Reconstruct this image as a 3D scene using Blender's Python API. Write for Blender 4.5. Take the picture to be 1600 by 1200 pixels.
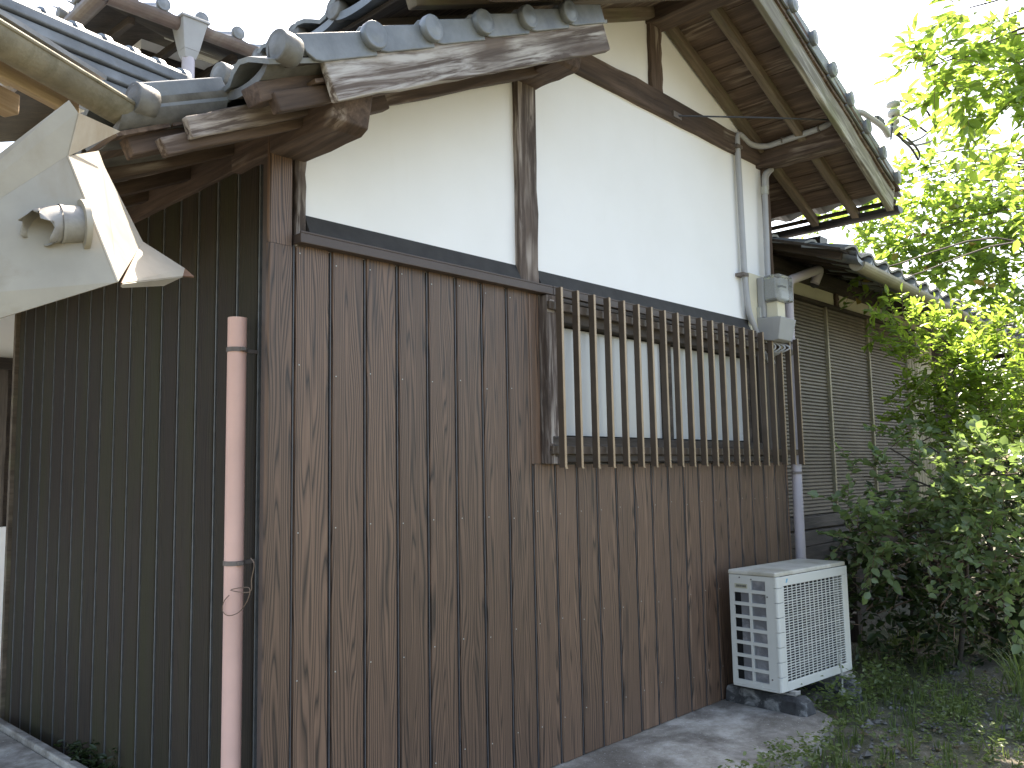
import bpy, math, random
import numpy as np
from mathutils import Vector, Matrix
random.seed(7); RNG = np.random.default_rng(7)
scene = bpy.context.scene
for o in list(bpy.data.objects): bpy.data.objects.remove(o)
COL = scene.collection

# ------------------------------------------------------------------ camera
CAM = np.array([-1.84325818, -3.0205571, 1.5]); FPX = 1343.485
YAW, PITCH, ROLL = 0.814427167, 0.102923916, -0.0185846932
_f = np.array([math.sin(YAW)*math.cos(PITCH), math.cos(YAW)*math.cos(PITCH), math.sin(PITCH)])
_r0 = np.array([math.cos(YAW), -math.sin(YAW), 0.0]); _u0 = np.cross(_r0, _f)
_r = math.cos(ROLL)*_r0 + math.sin(ROLL)*_u0; _u = -math.sin(ROLL)*_r0 + math.cos(ROLL)*_u0
cam_d = bpy.data.cameras.new('camera'); cam_o = bpy.data.objects.new('camera', cam_d); COL.objects.link(cam_o)
cam_d.sensor_width = 36; cam_d.sensor_fit = 'HORIZONTAL'; cam_d.lens = FPX/1600*36; cam_d.clip_start = .05; cam_d.clip_end = 2000
cam_o.matrix_world = Matrix(((_r[0], _u[0], -_f[0], CAM[0]), (_r[1], _u[1], -_f[1], CAM[1]), (_r[2], _u[2], -_f[2], CAM[2]), (0, 0, 0, 1)))
scene.camera = cam_o
def at(px, py, axis, val):
    d = _f + _r*(px-800)/FPX - _u*(py-600)/FPX
    return Vector(CAM + d*(val-CAM[axis])/d[axis])
def ray(px, py, D):
    return Vector(CAM + D*(_f + _r*(px-800)/FPX - _u*(py-600)/FPX))

# ------------------------------------------------------------------ sky, sun, exposure
SUN_EL, SUN_AZ = math.radians(59), math.radians(60)     # azimuth from +Y towards +X
sdir = Vector((math.sin(SUN_AZ)*math.cos(SUN_EL), math.cos(SUN_AZ)*math.cos(SUN_EL), math.sin(SUN_EL)))
world = bpy.data.worlds.new('World'); scene.world = world; world.use_nodes = True
wn = world.node_tree.nodes; wl = world.node_tree.links; wn.clear()
sky = wn.new('ShaderNodeTexSky'); sky.sky_type = 'NISHITA'; sky.sun_disc = False
sky.sun_elevation = SUN_EL; sky.sun_rotation = SUN_AZ; sky.air_density = 1.0; sky.dust_density = 3.0; sky.ozone_density = 1.0
bg = wn.new('ShaderNodeBackground'); bg.inputs[1].default_value = 0.15
wo = wn.new('ShaderNodeOutputWorld'); wl.new(sky.outputs[0], bg.inputs[0]); wl.new(bg.outputs[0], wo.inputs[0])
sun_d = bpy.data.lights.new('sun', 'SUN'); sun_d.energy = 4.5; sun_d.angle = math.radians(.55); sun_d.color = (1, .95, .87)
sun_o = bpy.data.objects.new('sun', sun_d); COL.objects.link(sun_o); sun_o.rotation_euler = (-sdir).to_track_quat('-Z', 'Y').to_euler()
scene.render.engine = 'CYCLES'
vs = scene.view_settings; vs.view_transform = 'Standard'; vs.look = 'None'; vs.gamma = 1; vs.use_curve_mapping = False
vs.exposure = 2.1
vs.use_white_balance = True; vs.white_balance_temperature = 7250; vs.white_balance_tint = 10

# ------------------------------------------------------------------ material helpers
M = {}
def newmat(name):
    m = bpy.data.materials.new(name); m.use_nodes = True; M[name] = m
    nt = m.node_tree; b = nt.nodes['Principled BSDF']
    return m, nt, b
def N(nt, typ, **kw):
    n = nt.nodes.new(typ)
    for k, v in kw.items(): setattr(n, k, v)
    return n
def setin(n, **kw):
    for k, v in kw.items(): n.inputs[k.replace('_', ' ')].default_value = v
def coords(nt, scale=(1, 1, 1), rand=0.0, kind='Object'):
    tc = N(nt, 'ShaderNodeTexCoord'); mp = N(nt, 'ShaderNodeMapping'); mp.inputs['Scale'].default_value = scale
    if rand:
        oi = N(nt, 'ShaderNodeObjectInfo'); mu = N(nt, 'ShaderNodeMath', operation='MULTIPLY'); mu.inputs[1].default_value = rand
        nt.links.new(oi.outputs['Random'], mu.inputs[0])
        ad = N(nt, 'ShaderNodeVectorMath', operation='ADD'); nt.links.new(tc.outputs[kind], ad.inputs[0])
        nt.links.new(mu.outputs[0], ad.inputs[1]); nt.links.new(ad.outputs[0], mp.inputs[0])
    else: nt.links.new(tc.outputs[kind], mp.inputs[0])
    return mp.outputs[0]
def noise(nt, vec, scale, detail=4, rough=.55, dist=0.0):
    n = N(nt, 'ShaderNodeTexNoise'); setin(n, Scale=scale, Detail=detail, Roughness=rough, Distortion=dist)
    nt.links.new(vec, n.inputs['Vector']); return n.outputs['Fac']
def ramp(nt, fac, stops):
    r = N(nt, 'ShaderNodeValToRGB'); el = r.color_ramp.elements
    while len(el) < len(stops): el.new(.5)
    for e, (p, c) in zip(el, stops): e.position = p; e.color = (*c, 1) if len(c) == 3 else c
    nt.links.new(fac, r.inputs[0]); return r.outputs[0]
def mix(nt, fac, a, b, mode='MIX'):
    m = N(nt, 'ShaderNodeMix', data_type='RGBA', blend_type=mode)
    for sock, v in ((m.inputs[0], fac), (m.inputs[6], a), (m.inputs[7], b)):
        if isinstance(v, (int, float)): sock.default_value = v
        elif isinstance(v, tuple): sock.default_value = (*v, 1)
        else: nt.links.new(v, sock)
    return m.outputs[2]
def math_(nt, op, a, b=None):
    m = N(nt, 'ShaderNodeMath', operation=op)
    for s, v in zip(m.inputs, (a, b)):
        if v is None: continue
        if isinstance(v, (int, float)): s.default_value = v
        else: nt.links.new(v, s)
    return m.outputs[0]
def bump(nt, b, h, strength=.3, dist=.01):
    n = N(nt, 'ShaderNodeBump'); n.inputs['Strength'].default_value = strength; n.inputs['Distance'].default_value = dist
    nt.links.new(h, n.inputs['Height']); nt.links.new(n.outputs[0], b.inputs['Normal'])
def white(g): return (g, g, g)
def simple(name, col, rough=.6, metal=0, var=.15, scale=6, bmp=.1, spot=None):
    """a plain surface with mottled colour, fine relief and, if asked, blotches of dirt"""
    m, nt, b = newmat(name)
    v = coords(nt, rand=9.0)
    n1 = noise(nt, v, scale, 6, .6)
    lo = tuple(c*(1-var) for c in col); hi = tuple(min(1, c*(1+var)) for c in col)
    c = ramp(nt, n1, [(.3, lo), (.7, hi)])
    if spot:
        n2 = noise(nt, v, scale*.6, 8, .65, .6)
        c = mix(nt, ramp(nt, n2, [(.5, white(0)), (.68, white(1))]), c, spot)
    nt.links.new(c, b.inputs['Base Color']); b.inputs['Roughness'].default_value = rough; b.inputs['Metallic'].default_value = metal
    if bmp: bump(nt, b, noise(nt, v, scale*12, 4), bmp, .004)
    return m
def wood(name, dark, light, pale=None, scale=1.0, rough=.85, moss=None, paleamt=.62, bs=.6):
    """weathered timber, grain along the local X of the beam"""
    m, nt, b = newmat(name)
    v = coords(nt, (1.1*scale, 16*scale, 16*scale), rand=13.0)
    g = noise(nt, v, 2.2, 7, .62, .5)
    v2 = coords(nt, (.5*scale, 4*scale, 4*scale), rand=5.0)
    big = noise(nt, v2, 1.6, 4, .5, .3)
    c = ramp(nt, g, [(.3, dark), (.52, tuple((a+d)/2 for a, d in zip(dark, light))), (.72, light)])
    c = mix(nt, ramp(nt, big, [(.35, white(0)), (.7, white(.7))]), c, tuple(x*.55 for x in dark))
    if pale:
        f = math_(nt, 'MULTIPLY', ramp(nt, g, [(.45, white(0)), (.62, white(1))]), ramp(nt, noise(nt, coords(nt, (1.2, 3, 3), rand=21.), 1.3, 3), [(paleamt-.14, white(0)), (paleamt, white(1))]))
        c = mix(nt, f, c, pale)
    if moss:
        f = ramp(nt, noise(nt, coords(nt, (1, 1.5, 1.5), rand=3.), 3.0, 6), [(.5, white(0)), (.72, white(.65))])
        c = mix(nt, f, c, moss)
    nt.links.new(c, b.inputs['Base Color']); b.inputs['Roughness'].default_value = rough
    bump(nt, b, g, bs, .006); return m
def siding(name, base, dark, line, moss=None):
    """embossed wood-grain cladding: cathedral figure from stretched contour lines, board stands along Z"""
    m, nt, b = newmat(name)
    v = coords(nt, (1, 1, 1), rand=37.0)
    warp = noise(nt, coords(nt, (9, 0, .6), rand=37.0), 1.0, 2, .45, .15)
    tc = N(nt, 'ShaderNodeTexCoord'); sx = N(nt, 'ShaderNodeSeparateXYZ'); nt.links.new(tc.outputs['Object'], sx.inputs[0])
    off = noise(nt, coords(nt, (0, 0, .5), rand=37.0), 1.0, 2)
    ax = math_(nt, 'ABSOLUTE', math_(nt, 'ADD', sx.outputs[0], math_(nt, 'MULTIPLY', math_(nt, 'SUBTRACT', off, .5), .09)))
    f = math_(nt, 'ADD', math_(nt, 'MULTIPLY', warp, 6.5), math_(nt, 'MULTIPLY', ax, 34.0))
    fr = math_(nt, 'FRACT', math_(nt, 'MULTIPLY', f, 2.3))
    fine = noise(nt, coords(nt, (160, 160, 5), rand=37.0), 1.0, 3, .6)
    lines = ramp(nt, fr, [(.0, white(1)), (.22, white(.4)), (.5, white(.0)), (.78, white(.15)), (1, white(1))])
    heart = ramp(nt, noise(nt, coords(nt, (16, 0, 1.6), rand=37.), 1.0, 3, .5), [(.60, white(0)), (.70, white(.6))])
    c = mix(nt, ramp(nt, fine, [(.35, white(0)), (.7, white(.75))]), base, tuple(x*.66 for x in base))
    c = mix(nt, lines, c, dark); c = mix(nt, heart, c, line)
    if moss:
        mf = ramp(nt, noise(nt, coords(nt, (1.6, 1, .35), rand=2.), 2.0, 5, .6), [(.4, white(0)), (.66, white(.85))])
        c = mix(nt, mf, c, moss)
    oi = N(nt, 'ShaderNodeObjectInfo'); c = mix(nt, 1.0, c, ramp(nt, oi.outputs['Random'], [(0, white(.72)), (1, white(1.0))]), 'MULTIPLY')
    nt.links.new(c, b.inputs['Base Color']); b.inputs['Roughness'].default_value = .48
    h = math_(nt, 'SUBTRACT', math_(nt, 'MULTIPLY', fine, .4), lines); bump(nt, b, h, .35, .002)
    return m

# plaster: off white, faint stains and trowel marks
m, nt, b = newmat('plaster'); v = coords(nt)
c = ramp(nt, noise(nt, v, 1.4, 6, .6), [(.3, (.82, .815, .80)), (.6, (.86, .858, .85))])
c = mix(nt, ramp(nt, noise(nt, coords(nt, (5, 5, .6)), 2.0, 5), [(.62, white(0)), (.85, white(.12))]), c, (.62, .58, .50))
nt.links.new(c, b.inputs['Base Color']); b.inputs['Roughness'].default_value = .9
bump(nt, b, noise(nt, v, 90, 4), .12, .003)
siding('siding_brown', (.208, .124, .080), (.034, .022, .016), (.028, .020, .017))
siding('siding_mossy_shaded', (.050, .036, .024), (.024, .018, .013), (.016, .013, .010), moss=(.038, .036, .013))  # same cladding for left wall: algae, plus the narrow passage's shade darkened into the colours
M['siding_mossy_shaded'].node_tree.nodes['Principled BSDF'].inputs['Roughness'].default_value = .7
M['siding_mossy_shaded'].node_tree.nodes['Principled BSDF'].inputs['Specular IOR Level'].default_value = .3
simple('seam_metal', (.075, .075, .080), .45, .2, .2, 20, .05)
simple('seam_pale', (.13, .135, .135), .5, .2, .25, 20, .05)
simple('trim_brown', (.075, .055, .047), .55, 0, .12, 5, .05)
simple('band_dark', (.032, .030, .029), .8, 0, .25, 12, .2)
wood('wood_brown', (.050, .032, .024), (.18, .122, .09), (.40, .35, .31), paleamt=.70)
wood('wood_pale', (.06, .042, .034), (.24, .18, .145), (.40, .35, .31), paleamt=.55)
wood('wood_barge', (.07, .05, .040), (.23, .18, .15), (.46, .43, .40), paleamt=.5, scale=.8)
wood('wood_grey', (.16, .145, .115), (.36, .335, .275), (.46, .44, .38), paleamt=.58, moss=(.16, .165, .075))
wood('wood_soffit', (.06, .037, .026), (.20, .135, .095), (.30, .24, .19), paleamt=.66)
wood('wood_rafter', (.10, .075, .05), (.26, .20, .145), None, moss=(.15, .145, .075))
wood('wood_dark', (.022, .016, .012), (.075, .055, .042), None)
wood('wood_window', (.04, .032, .026), (.14, .115, .095), (.30, .28, .25), paleamt=.86)
wood('wood_raw', (.36, .25, .15), (.70, .54, .36), None, moss=(.42, .37, .22))
# smoked clay tile
m, nt, b = newmat('tile'); v = coords(nt, rand=17.)
c = ramp(nt, noise(nt, v, 7, 6, .6), [(.3, (.105, .115, .122)), (.7, (.215, .23, .24))])
c = mix(nt, ramp(nt, noise(nt, v, 3.3, 8, .7, .4), [(.55, white(0)), (.75, white(.7))]), c, (.16, .15, .115))
nt.links.new(c, b.inputs['Base Color']); setin(b, Roughness=.42); bump(nt, b, noise(nt, v, 60, 5), .25, .003)
m, nt, b = newmat('tile_weathered'); v = coords(nt, rand=17.)
c = ramp(nt, noise(nt, v, 9, 6, .6), [(.3, (.07, .066, .06)), (.7, (.19, .185, .17))])
nt.links.new(c, b.inputs['Base Color']); setin(b, Roughness=.6); bump(nt, b, noise(nt, v, 50, 6), .5, .004)
# frosted window glass with a drawn curtain behind
m, nt, b = newmat('frosted_glass'); v = coords(nt, (6, 1, .4))
c = ramp(nt, noise(nt, v, 1.0, 4), [(.3, (.40, .41, .405)), (.7, (.53, .535, .525))])
nt.links.new(c, b.inputs['Base Color']); setin(b, Roughness=.28); b.inputs['Coat Weight'].default_value = .3
simple('lattice_side', (.095, .070, .052), .5, .1, .15, 8, .05)
simple('lattice_edge', (.32, .235, .155), .4, .3, .12, 8, .03)
simple('pvc_pink', (.70, .44, .37), .5, 0, .10, 3, .05, spot=(.60, .39, .33))
simple('pvc_grey', (.36, .36, .37), .45, 0, .1, 4, .04)
simple('pvc_lilac', (.44, .40, .43), .5, 0, .1, 4, .04)
simple('pipe_dark', (.085, .078, .085), .35, 0, .2, 6, .04)
simple('gutter_brown', (.13, .095, .08), .45, 0, .25, 5, .06, spot=(.20, .17, .14))
simple('gutter_dark', (.022, .019, .018), .4, 0, .3, 5, .06)
simple('gutter_tan', (.24, .215, .16), .5, 0, .2, 5, .08, spot=(.20, .19, .12))
simple('gutter_mossy', (.215, .19, .135), .8, 0, .35, 7, .6, spot=(.10, .09, .05))
simple('strap', (.17, .145, .13), .6, .3, .2, 10, .1)
simple('wire', (.045, .045, .05), .5, .2, .1, 8, 0)
simple('wire_rusty', (.20, .14, .10), .6, .3, .2, 30, .1)
simple('ceramic', (.40, .40, .36), .25, 0, .1, 4, .03)
simple('metal_sheet', (.36, .325, .265), .5, .1, .15, 3.5, .05, spot=(.28, .235, .17))
simple('metal_pipe', (.34, .33, .31), .55, .2, .2, 9, .1, spot=(.22, .20, .18))
simple('rust', (.16, .085, .05), .8, .1, .3, 12, .3)
simple('ac_cream', (.58, .575, .53), .42, 0, .05, 3, .03)
simple('ac_top', (.54, .52, .46), .5, 0, .14, 5, .05, spot=(.36, .33, .25))
simple('ac_fin', (.23, .24, .26), .4, .5, .25, 9, .2, spot=(.50, .51, .53))
simple('black', (.006, .006, .007), .7, 0, .2, 8, 0)
simple('sticker', (.40, .38, .28), .5, 0, .1, 20, 0)
simple('ink', (.03, .03, .03), .6, 0, .1, 20, 0)
simple('mark_blue', (.10, .36, .50), .4, 0, .1, 20, 0)
simple('meter_board', (.60, .555, .42), .6, 0, .08, 6, .05)
simple('meter_grey', (.32, .32, .32), .5, 0, .08, 6, .04)
simple('shutter', (.15, .13, .11), .5, .2, .2, 4, .08)
simple('shutter_rail', (.27, .24, .17), .45, .3, .2, 5, .05)
simple('plaster_yellow', (.52, .49, .39), .9, 0, .1, 3, .1)
simple('stone_block', (.045, .045, .046), .9, 0, .5, 14, .8, spot=(.30, .30, .29))
simple('bark', (.055, .042, .033), .9, 0, .4, 10, .8)
simple('twig', (.15, .095, .065), .85, 0, .3, 10, .3)
m, nt, b = newmat('clear_cover'); setin(b, Base_Color=(.82, .84, .82, 1), Roughness=.12); b.inputs['Transmission Weight'].default_value = .85; b.inputs['IOR'].default_value = 1.2
# concrete: grey with dark stains and pale wear
m, nt, b = newmat('concrete'); v = coords(nt)
c = ramp(nt, noise(nt, v, 6, 8, .7), [(.32, (.19, .17, .14)), (.5, (.37, .345, .30)), (.68, (.53, .505, .46))])
c = mix(nt, ramp(nt, noise(nt, v, 1.7, 6, .6, .5), [(.44, white(0)), (.60, white(.75))]), c, (.085, .07, .055))
c = mix(nt, ramp(nt, noise(nt, v, 60, 2, .5), [(.66, white(0)), (.72, white(.8))]), c, (.52, .51, .50))
nt.links.new(c, b.inputs['Base Color']); setin(b, Roughness=.92); bump(nt, b, noise(nt, v, 40, 8, .7), .6, .012)
# soil with gravel flecks and moss
m, nt, b = newmat('soil'); v = coords(nt)
c = ramp(nt, noise(nt, v, 9, 8, .7), [(.3, (.06, .048, .034)), (.55, (.14, .12, .085)), (.75, (.26, .235, .19))])
c = mix(nt, ramp(nt, noise(nt, v, 1.3, 6, .65), [(.42, white(0)), (.6, white(.85))]), c, (.05, .065, .022))
vo = N(nt, 'ShaderNodeTexVoronoi'); vo.inputs['Scale'].default_value = 55; nt.links.new(v, vo.inputs['Vector'])
c = mix(nt, ramp(nt, vo.outputs['Distance'], [(.16, white(.55)), (.30, white(0))]), c, (.26, .25, .235))
nt.links.new(c, b.inputs['Base Color']); setin(b, Roughness=.95); bump(nt, b, noise(nt, v, 45, 8, .7), .9, .02)
def leafmat(name, lo, hi, trans, tw=.5, rough=.42, odd=None):
    m, nt, b = newmat(name); nt.nodes.remove(b)
    g = N(nt, 'ShaderNodeNewGeometry'); r = g.outputs['Random Per Island']
    c = ramp(nt, r, [(0, lo), (1, hi)])
    t = ramp(nt, r, [(0, tuple(x*.65 for x in trans)), (1, trans)])
    if odd: 
        f = ramp(nt, math_(nt, 'FRACT', math_(nt, 'MULTIPLY', r, 91.7)), [(.98, white(0)), (.99, white(.8))])
        c = mix(nt, f, c, odd); t = mix(nt, f, t, odd)
    d = N(nt, 'ShaderNodeBsdfPrincipled'); nt.links.new(c, d.inputs['Base Color']); d.inputs['Roughness'].default_value = rough
    tr = N(nt, 'ShaderNodeBsdfTranslucent'); nt.links.new(t, tr.inputs[0])
    mx = N(nt, 'ShaderNodeMixShader'); mx.inputs[0].default_value = tw
    nt.links.new(d.outputs[0], mx.inputs[1]); nt.links.new(tr.outputs[0], mx.inputs[2])
    nt.links.new(mx.outputs[0], nt.nodes['Material Output'].inputs[0])
leafmat('leaf_tree', (.06, .105, .022), (.12, .185, .045), (.38, .56, .08), .58, odd=(.36, .22, .07))
leafmat('leaf_bright', (.08, .125, .025), (.15, .20, .045), (.40, .58, .08), .55)
leafmat('leaf_broad', (.10, .14, .065), (.19, .24, .12), (.30, .44, .12), .42, .33)
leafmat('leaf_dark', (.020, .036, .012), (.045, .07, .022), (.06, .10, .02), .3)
leafmat('leaf_weed', (.075, .11, .035), (.15, .19, .065), (.26, .36, .08), .4)
leafmat('leaf_dry', (.12, .085, .045), (.24, .18, .10), (.15, .10, .05), .25)

# ------------------------------------------------------------------ mesh helpers
class MB:
    def __init__(s): s.v = []; s.f = []; s.mi = []
    def add(s, vs, fs, mi=0):
        o = len(s.v); s.v += [tuple(v) for v in vs]; s.f += [tuple(i+o for i in f) for f in fs]; s.mi += [mi]*len(fs); return s
    def box(s, x0, x1, y0, y1, z0, z1, mi=0):
        if x0 > x1: x0, x1 = x1, x0
        if y0 > y1: y0, y1 = y1, y0
        if z0 > z1: z0, z1 = z1, z0
        return s.add([(x0,y0,z0),(x1,y0,z0),(x1,y1,z0),(x0,y1,z0),(x0,y0,z1),(x1,y0,z1),(x1,y1,z1),(x0,y1,z1)],
                     [(0,3,2,1),(4,5,6,7),(0,1,5,4),(1,2,6,5),(2,3,7,6),(3,0,4,7)], mi)
    def hexa(s, p, mi=0):  # 8 corners, bottom ring then top ring
        return s.add(p, [(0,3,2,1),(4,5,6,7),(0,1,5,4),(1,2,6,5),(2,3,7,6),(3,0,4,7)], mi)
    def prism(s, poly, axis, a, b, mi=0):
        """extrude a 2D polygon (ccw) along an axis; the polygon lives in the two remaining axes in order"""
        n = len(poly)
        def P(u, w): return {0: (w, u[0], u[1]), 1: (u[0], w, u[1]), 2: (u[0], u[1], w)}[axis]
        vs = [P(u, a) for u in poly] + [P(u, b) for u in poly]
        return s.add(vs, [tuple(range(n))[::-1], tuple(range(n, 2*n))] + [(i, (i+1) % n, n+(i+1) % n, n+i) for i in range(n)], mi)
    def tube(s, pts, r, n=10, mi=0, caps=True, r_end=None):
        pts = [Vector(p) for p in pts]; rings = []; up = None; k = len(pts)
        for i, p in enumerate(pts):
            t = (pts[min(i+1, k-1)] - pts[max(i-1, 0)]).normalized()
            if up is None: up = Vector((0, 0, 1)) if abs(t.z) < .9 else Vector((1, 0, 0))
            a = (up - t*up.dot(t)).normalized(); bb = t.cross(a); up = a
            rr = (r if r_end is None else r + (r_end-r)*i/(k-1)) if not isinstance(r, (list, tuple)) else r[i]
            rings.append([p + a*(rr*math.cos(2*math.pi*j/n)) + bb*(rr*math.sin(2*math.pi*j/n)) for j in range(n)])
        vs = [q for R in rings for q in R]; fs = []
        for i in range(k-1):
            for j in range(n): fs.append((i*n+j, i*n+(j+1) % n, (i+1)*n+(j+1) % n, (i+1)*n+j))
        if caps: fs.append(tuple(range(n))[::-1]); fs.append(tuple((k-1)*n+j for j in range(n)))
        return s.add(vs, fs, mi)
    def build(s, name, mats, parent=None, smooth=False, bevel=0, loc=None, mw=None):
        me = bpy.data.meshes.new(name); me.from_pydata(s.v, [], s.f)
        if isinstance(mats, str): mats = [mats]
        for mm in mats: me.materials.append(M[mm])
        if len(mats) > 1: me.polygons.foreach_set('material_index', s.mi)
        if smooth is True: me.polygons.foreach_set('use_smooth', [True]*len(me.polygons))
        me.update()
        if smooth == 'auto': me.polygons.foreach_set('use_smooth', [True]*len(me.polygons)); me.set_sharp_from_angle(angle=math.radians(35))
        return link(name, me, parent, bevel, loc, mw)
def link(name, me, parent=None, bevel=0, loc=None, mw=None):
    o = bpy.data.objects.new(name, me); COL.objects.link(o)
    if mw is not None: o.matrix_world = mw
    elif loc is not None: o.location = loc
    if parent is not None: attach(o, parent)
    if bevel:
        md = o.modifiers.new('bevel', 'BEVEL'); md.width = bevel; md.segments = 2; md.limit_method = 'ANGLE'; md.angle_limit = math.radians(40)
    return o
def chain_mw(o):
    if o.parent is None: return o.matrix_basis.copy()
    return chain_mw(o.parent) @ o.matrix_parent_inverse @ o.matrix_basis
def attach(o, parent): o.parent = parent; o.matrix_parent_inverse = chain_mw(parent).inverted()
def tag(o, label=None, cat=None, group=None, kind=None):
    if label: o['label'] = label
    if cat: o['category'] = cat
    if group: o['group'] = group
    if kind: o['kind'] = kind
    return o
def thing(name, loc, label, cat, group=None):
    o = bpy.data.objects.new(name, None); COL.objects.link(o); o.location = loc; o.empty_display_size = .1
    return tag(o, label, cat, group)
def beam(name, p0, p1, w, h, mat, parent, up=(0, 0, 1), bevel=.006, rough=.004, rounded=0.0, seg=8):
    """timber from p0 to p1 (centre line), w across, h along up; local X is the grain; edges a little uneven"""
    p0, p1 = Vector(p0), Vector(p1); X = (p1-p0); L = X.length; X.normalize(); U = Vector(up); Z = (U - X*U.dot(X)).normalized(); Y = Z.cross(X)
    vs = []; fs = []
    for i in range(seg+1):
        t = L*i/seg
        for (sy, sz) in ((-1,-1),(1,-1),(1,1),(-1,1)):
            j = [random.uniform(-rough, rough) for _ in range(3)]
            e = 0
            if rounded and i == seg and sz < 0: e = -rounded
            vs.append((t + e + (j[0] if i in (0, seg) else 0), sy*w/2+j[1], sz*h/2+j[2] + (rounded*.35 if rounded and i == seg and sz < 0 else 0)))
    for i in range(seg):
        for k in range(4): fs.append((i*4+k, (i+1)*4+k, (i+1)*4+(k+1) % 4, i*4+(k+1) % 4))
    fs += [(0, 1, 2, 3), tuple(seg*4+k for k in (3, 2, 1, 0))]
    mb = MB(); mb.add(vs, fs)
    mw = Matrix(((X.x, Y.x, Z.x, p0.x), (X.y, Y.y, Z.y, p0.y), (X.z, Y.z, Z.z, p0.z), (0, 0, 0, 1)))
    return mb.build(name, mat, parent, bevel=bevel, mw=mw)
def bez(pts, n=8):
    """smooth polyline through points (Catmull-Rom)"""
    P = [Vector(p) for p in pts]; P = [P[0]*2-P[1]] + P + [P[-1]*2-P[-2]]; out = []
    for i in range(1, len(P)-2):
        for k in range(n):
            t = k/n; a, b_, c, d = P[i-1:i+3]
            out.append(.5*((2*b_) + (c-a)*t + (2*a-5*b_+4*c-d)*t*t + (3*b_-a-3*c+d)*t**3))
    out.append(P[-2]); return out
def fillet(pts, r=.06, n=5):
    """polyline with rounded corners, for bent pipe"""
    P = [Vector(p) for p in pts]; out = [P[0]]
    for a, b_, c in zip(P, P[1:], P[2:]):
        d1 = (a-b_); d2 = (c-b_); k = min(r, d1.length*.45, d2.length*.45); s = b_+d1.normalized()*k; e = b_+d2.normalized()*k
        for i in range(n+1):
            t = i/n; out.append(s*(1-t)**2 + b_*2*t*(1-t) + e*t*t)
    out.append(P[-1]); return out

exec_order = []
# ================================================================== SETTING
g = MB(); n = 60
xs = [-300, -60, -12] + list(np.linspace(-6, 14, n)) + [30, 90, 300]; ys = [-300, -60, -12] + list(np.linspace(-8, 8, n)) + [30, 90, 300]
gv = []
for yy in ys:
    for xx in xs:
        h = -.06 + (.02*math.sin(xx*2.3+yy*1.7)*math.sin(yy*3.1-xx*.8) - .008 if abs(xx) < 14 and -7.9 < yy < -.3 else 0)
        gv.append((xx, yy, h))
k = len(xs); g.add(gv, [(j*k+i, j*k+i+1, (j+1)*k+i+1, (j+1)*k+i) for j in range(len(ys)-1) for i in range(k-1)])
tag(g.build('ground', 'soil', smooth=True), kind='structure')
# concrete apron round the house foot, front edge broken and uneven
edge = [(-1.2, -.95), (.5, -.93), (1.6, -.90), (2.33, -.89), (2.6, -.865), (2.85, -.845), (3.05, -.79), (3.22, -.765), (3.36, -.715), (3.44, -.63), (3.52, -.52), (3.8, -.44), (4.6, -.36), (4.62, .15)]
fine = []
for (a, b_) in zip(edge, edge[1:]):
    for i in range(4):
        t = i/4; fine.append((a[0]+(b_[0]-a[0])*t, a[1]+(b_[1]-a[1])*t + random.uniform(-.012, .012)))
fine += [edge[-1], (-1.2, .15)]
m_ = MB(); nF = len(fine)
top = [(x, y, 0.0 - (.012 if i < nF-2 else 0)) for i, (x, y) in enumerate(fine)]
inn = [(x, min(y+.035, .149) if i < nF-2 else y, .0) for i, (x, y) in enumerate(fine)]
bot = [(x, y-.012, -.12) for (x, y) in fine]
m_.add(bot+top+inn, [(i, (i+1) % nF, nF+(i+1) % nF, nF+i) for i in range(nF)] + [(nF+i, nF+(i+1) % nF, 2*nF+(i+1) % nF, 2*nF+i) for i in range(nF)] + [tuple(range(2*nF, 3*nF))])
tag(m_.build('concrete_apron', 'concrete'), kind='structure')
# raised slab with a kerb along the left wall, a planted slot between slab and wall
m_ = MB(); m_.box(-4, -.17, .5, 6, -.1, .085)
m_.hexa([(-.165, .5, -.1), (-.10, .5, -.1), (-.10, 6, -.1), (-.165, 6, -.1), (-.165, .5, .115), (-.11, .5, .108), (-.11, 6, .108), (-.165, 6, .115)])
tag(m_.build('concrete_slab', 'concrete', bevel=.008), kind='structure')

# ================================================================== HOUSE (gable end with lean-to on its left)
house = thing('house', (2.2, 0, 0), 'old gabled house with white plaster above dark brown wood grain siding', 'house')
SL = .425; APX = 2.8; APZ = 4.551
zs = lambda x: APZ - SL*abs(x-APX)              # soffit of the main roof
SG = .475; zg = lambda x: 2.98 + SG*x           # soffit of the lean-to roof
# hidden masonry
mb = MB(); mb.box(.12, 4.19, .12, 3.1, -.05, 2.95); mb.prism([(1.45, 2.95), (4.19, 2.95), (4.19, 3.90), (2.8, 4.5), (1.45, 3.92)], 1, .12, 3.1); mb.build('core_wall', 'plaster', house)
# plaster panels
def panel(poly): mb = MB(); mb.prism(poly, 1, 0, .1); mb.build('plaster_panel', 'plaster', house)
panel([(.10, 2.44), (1.42, 2.44), (1.42, zg(1.42)+.02), (.10, zg(.10)+.02)])
panel([(1.54, 2.44), (4.215, 2.44), (4.215, 3.83), (1.54, 3.83)])
panel([(1.54, 3.93), (2.72, 3.93), (2.72, zs(2.72)+.02), (1.54, zs(1.54)+.02)])
panel([(2.83, 3.93), (4.2, 3.93), (4.2, zs(4.2)+.02), (2.83, zs(2.83)+.02)])
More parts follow.
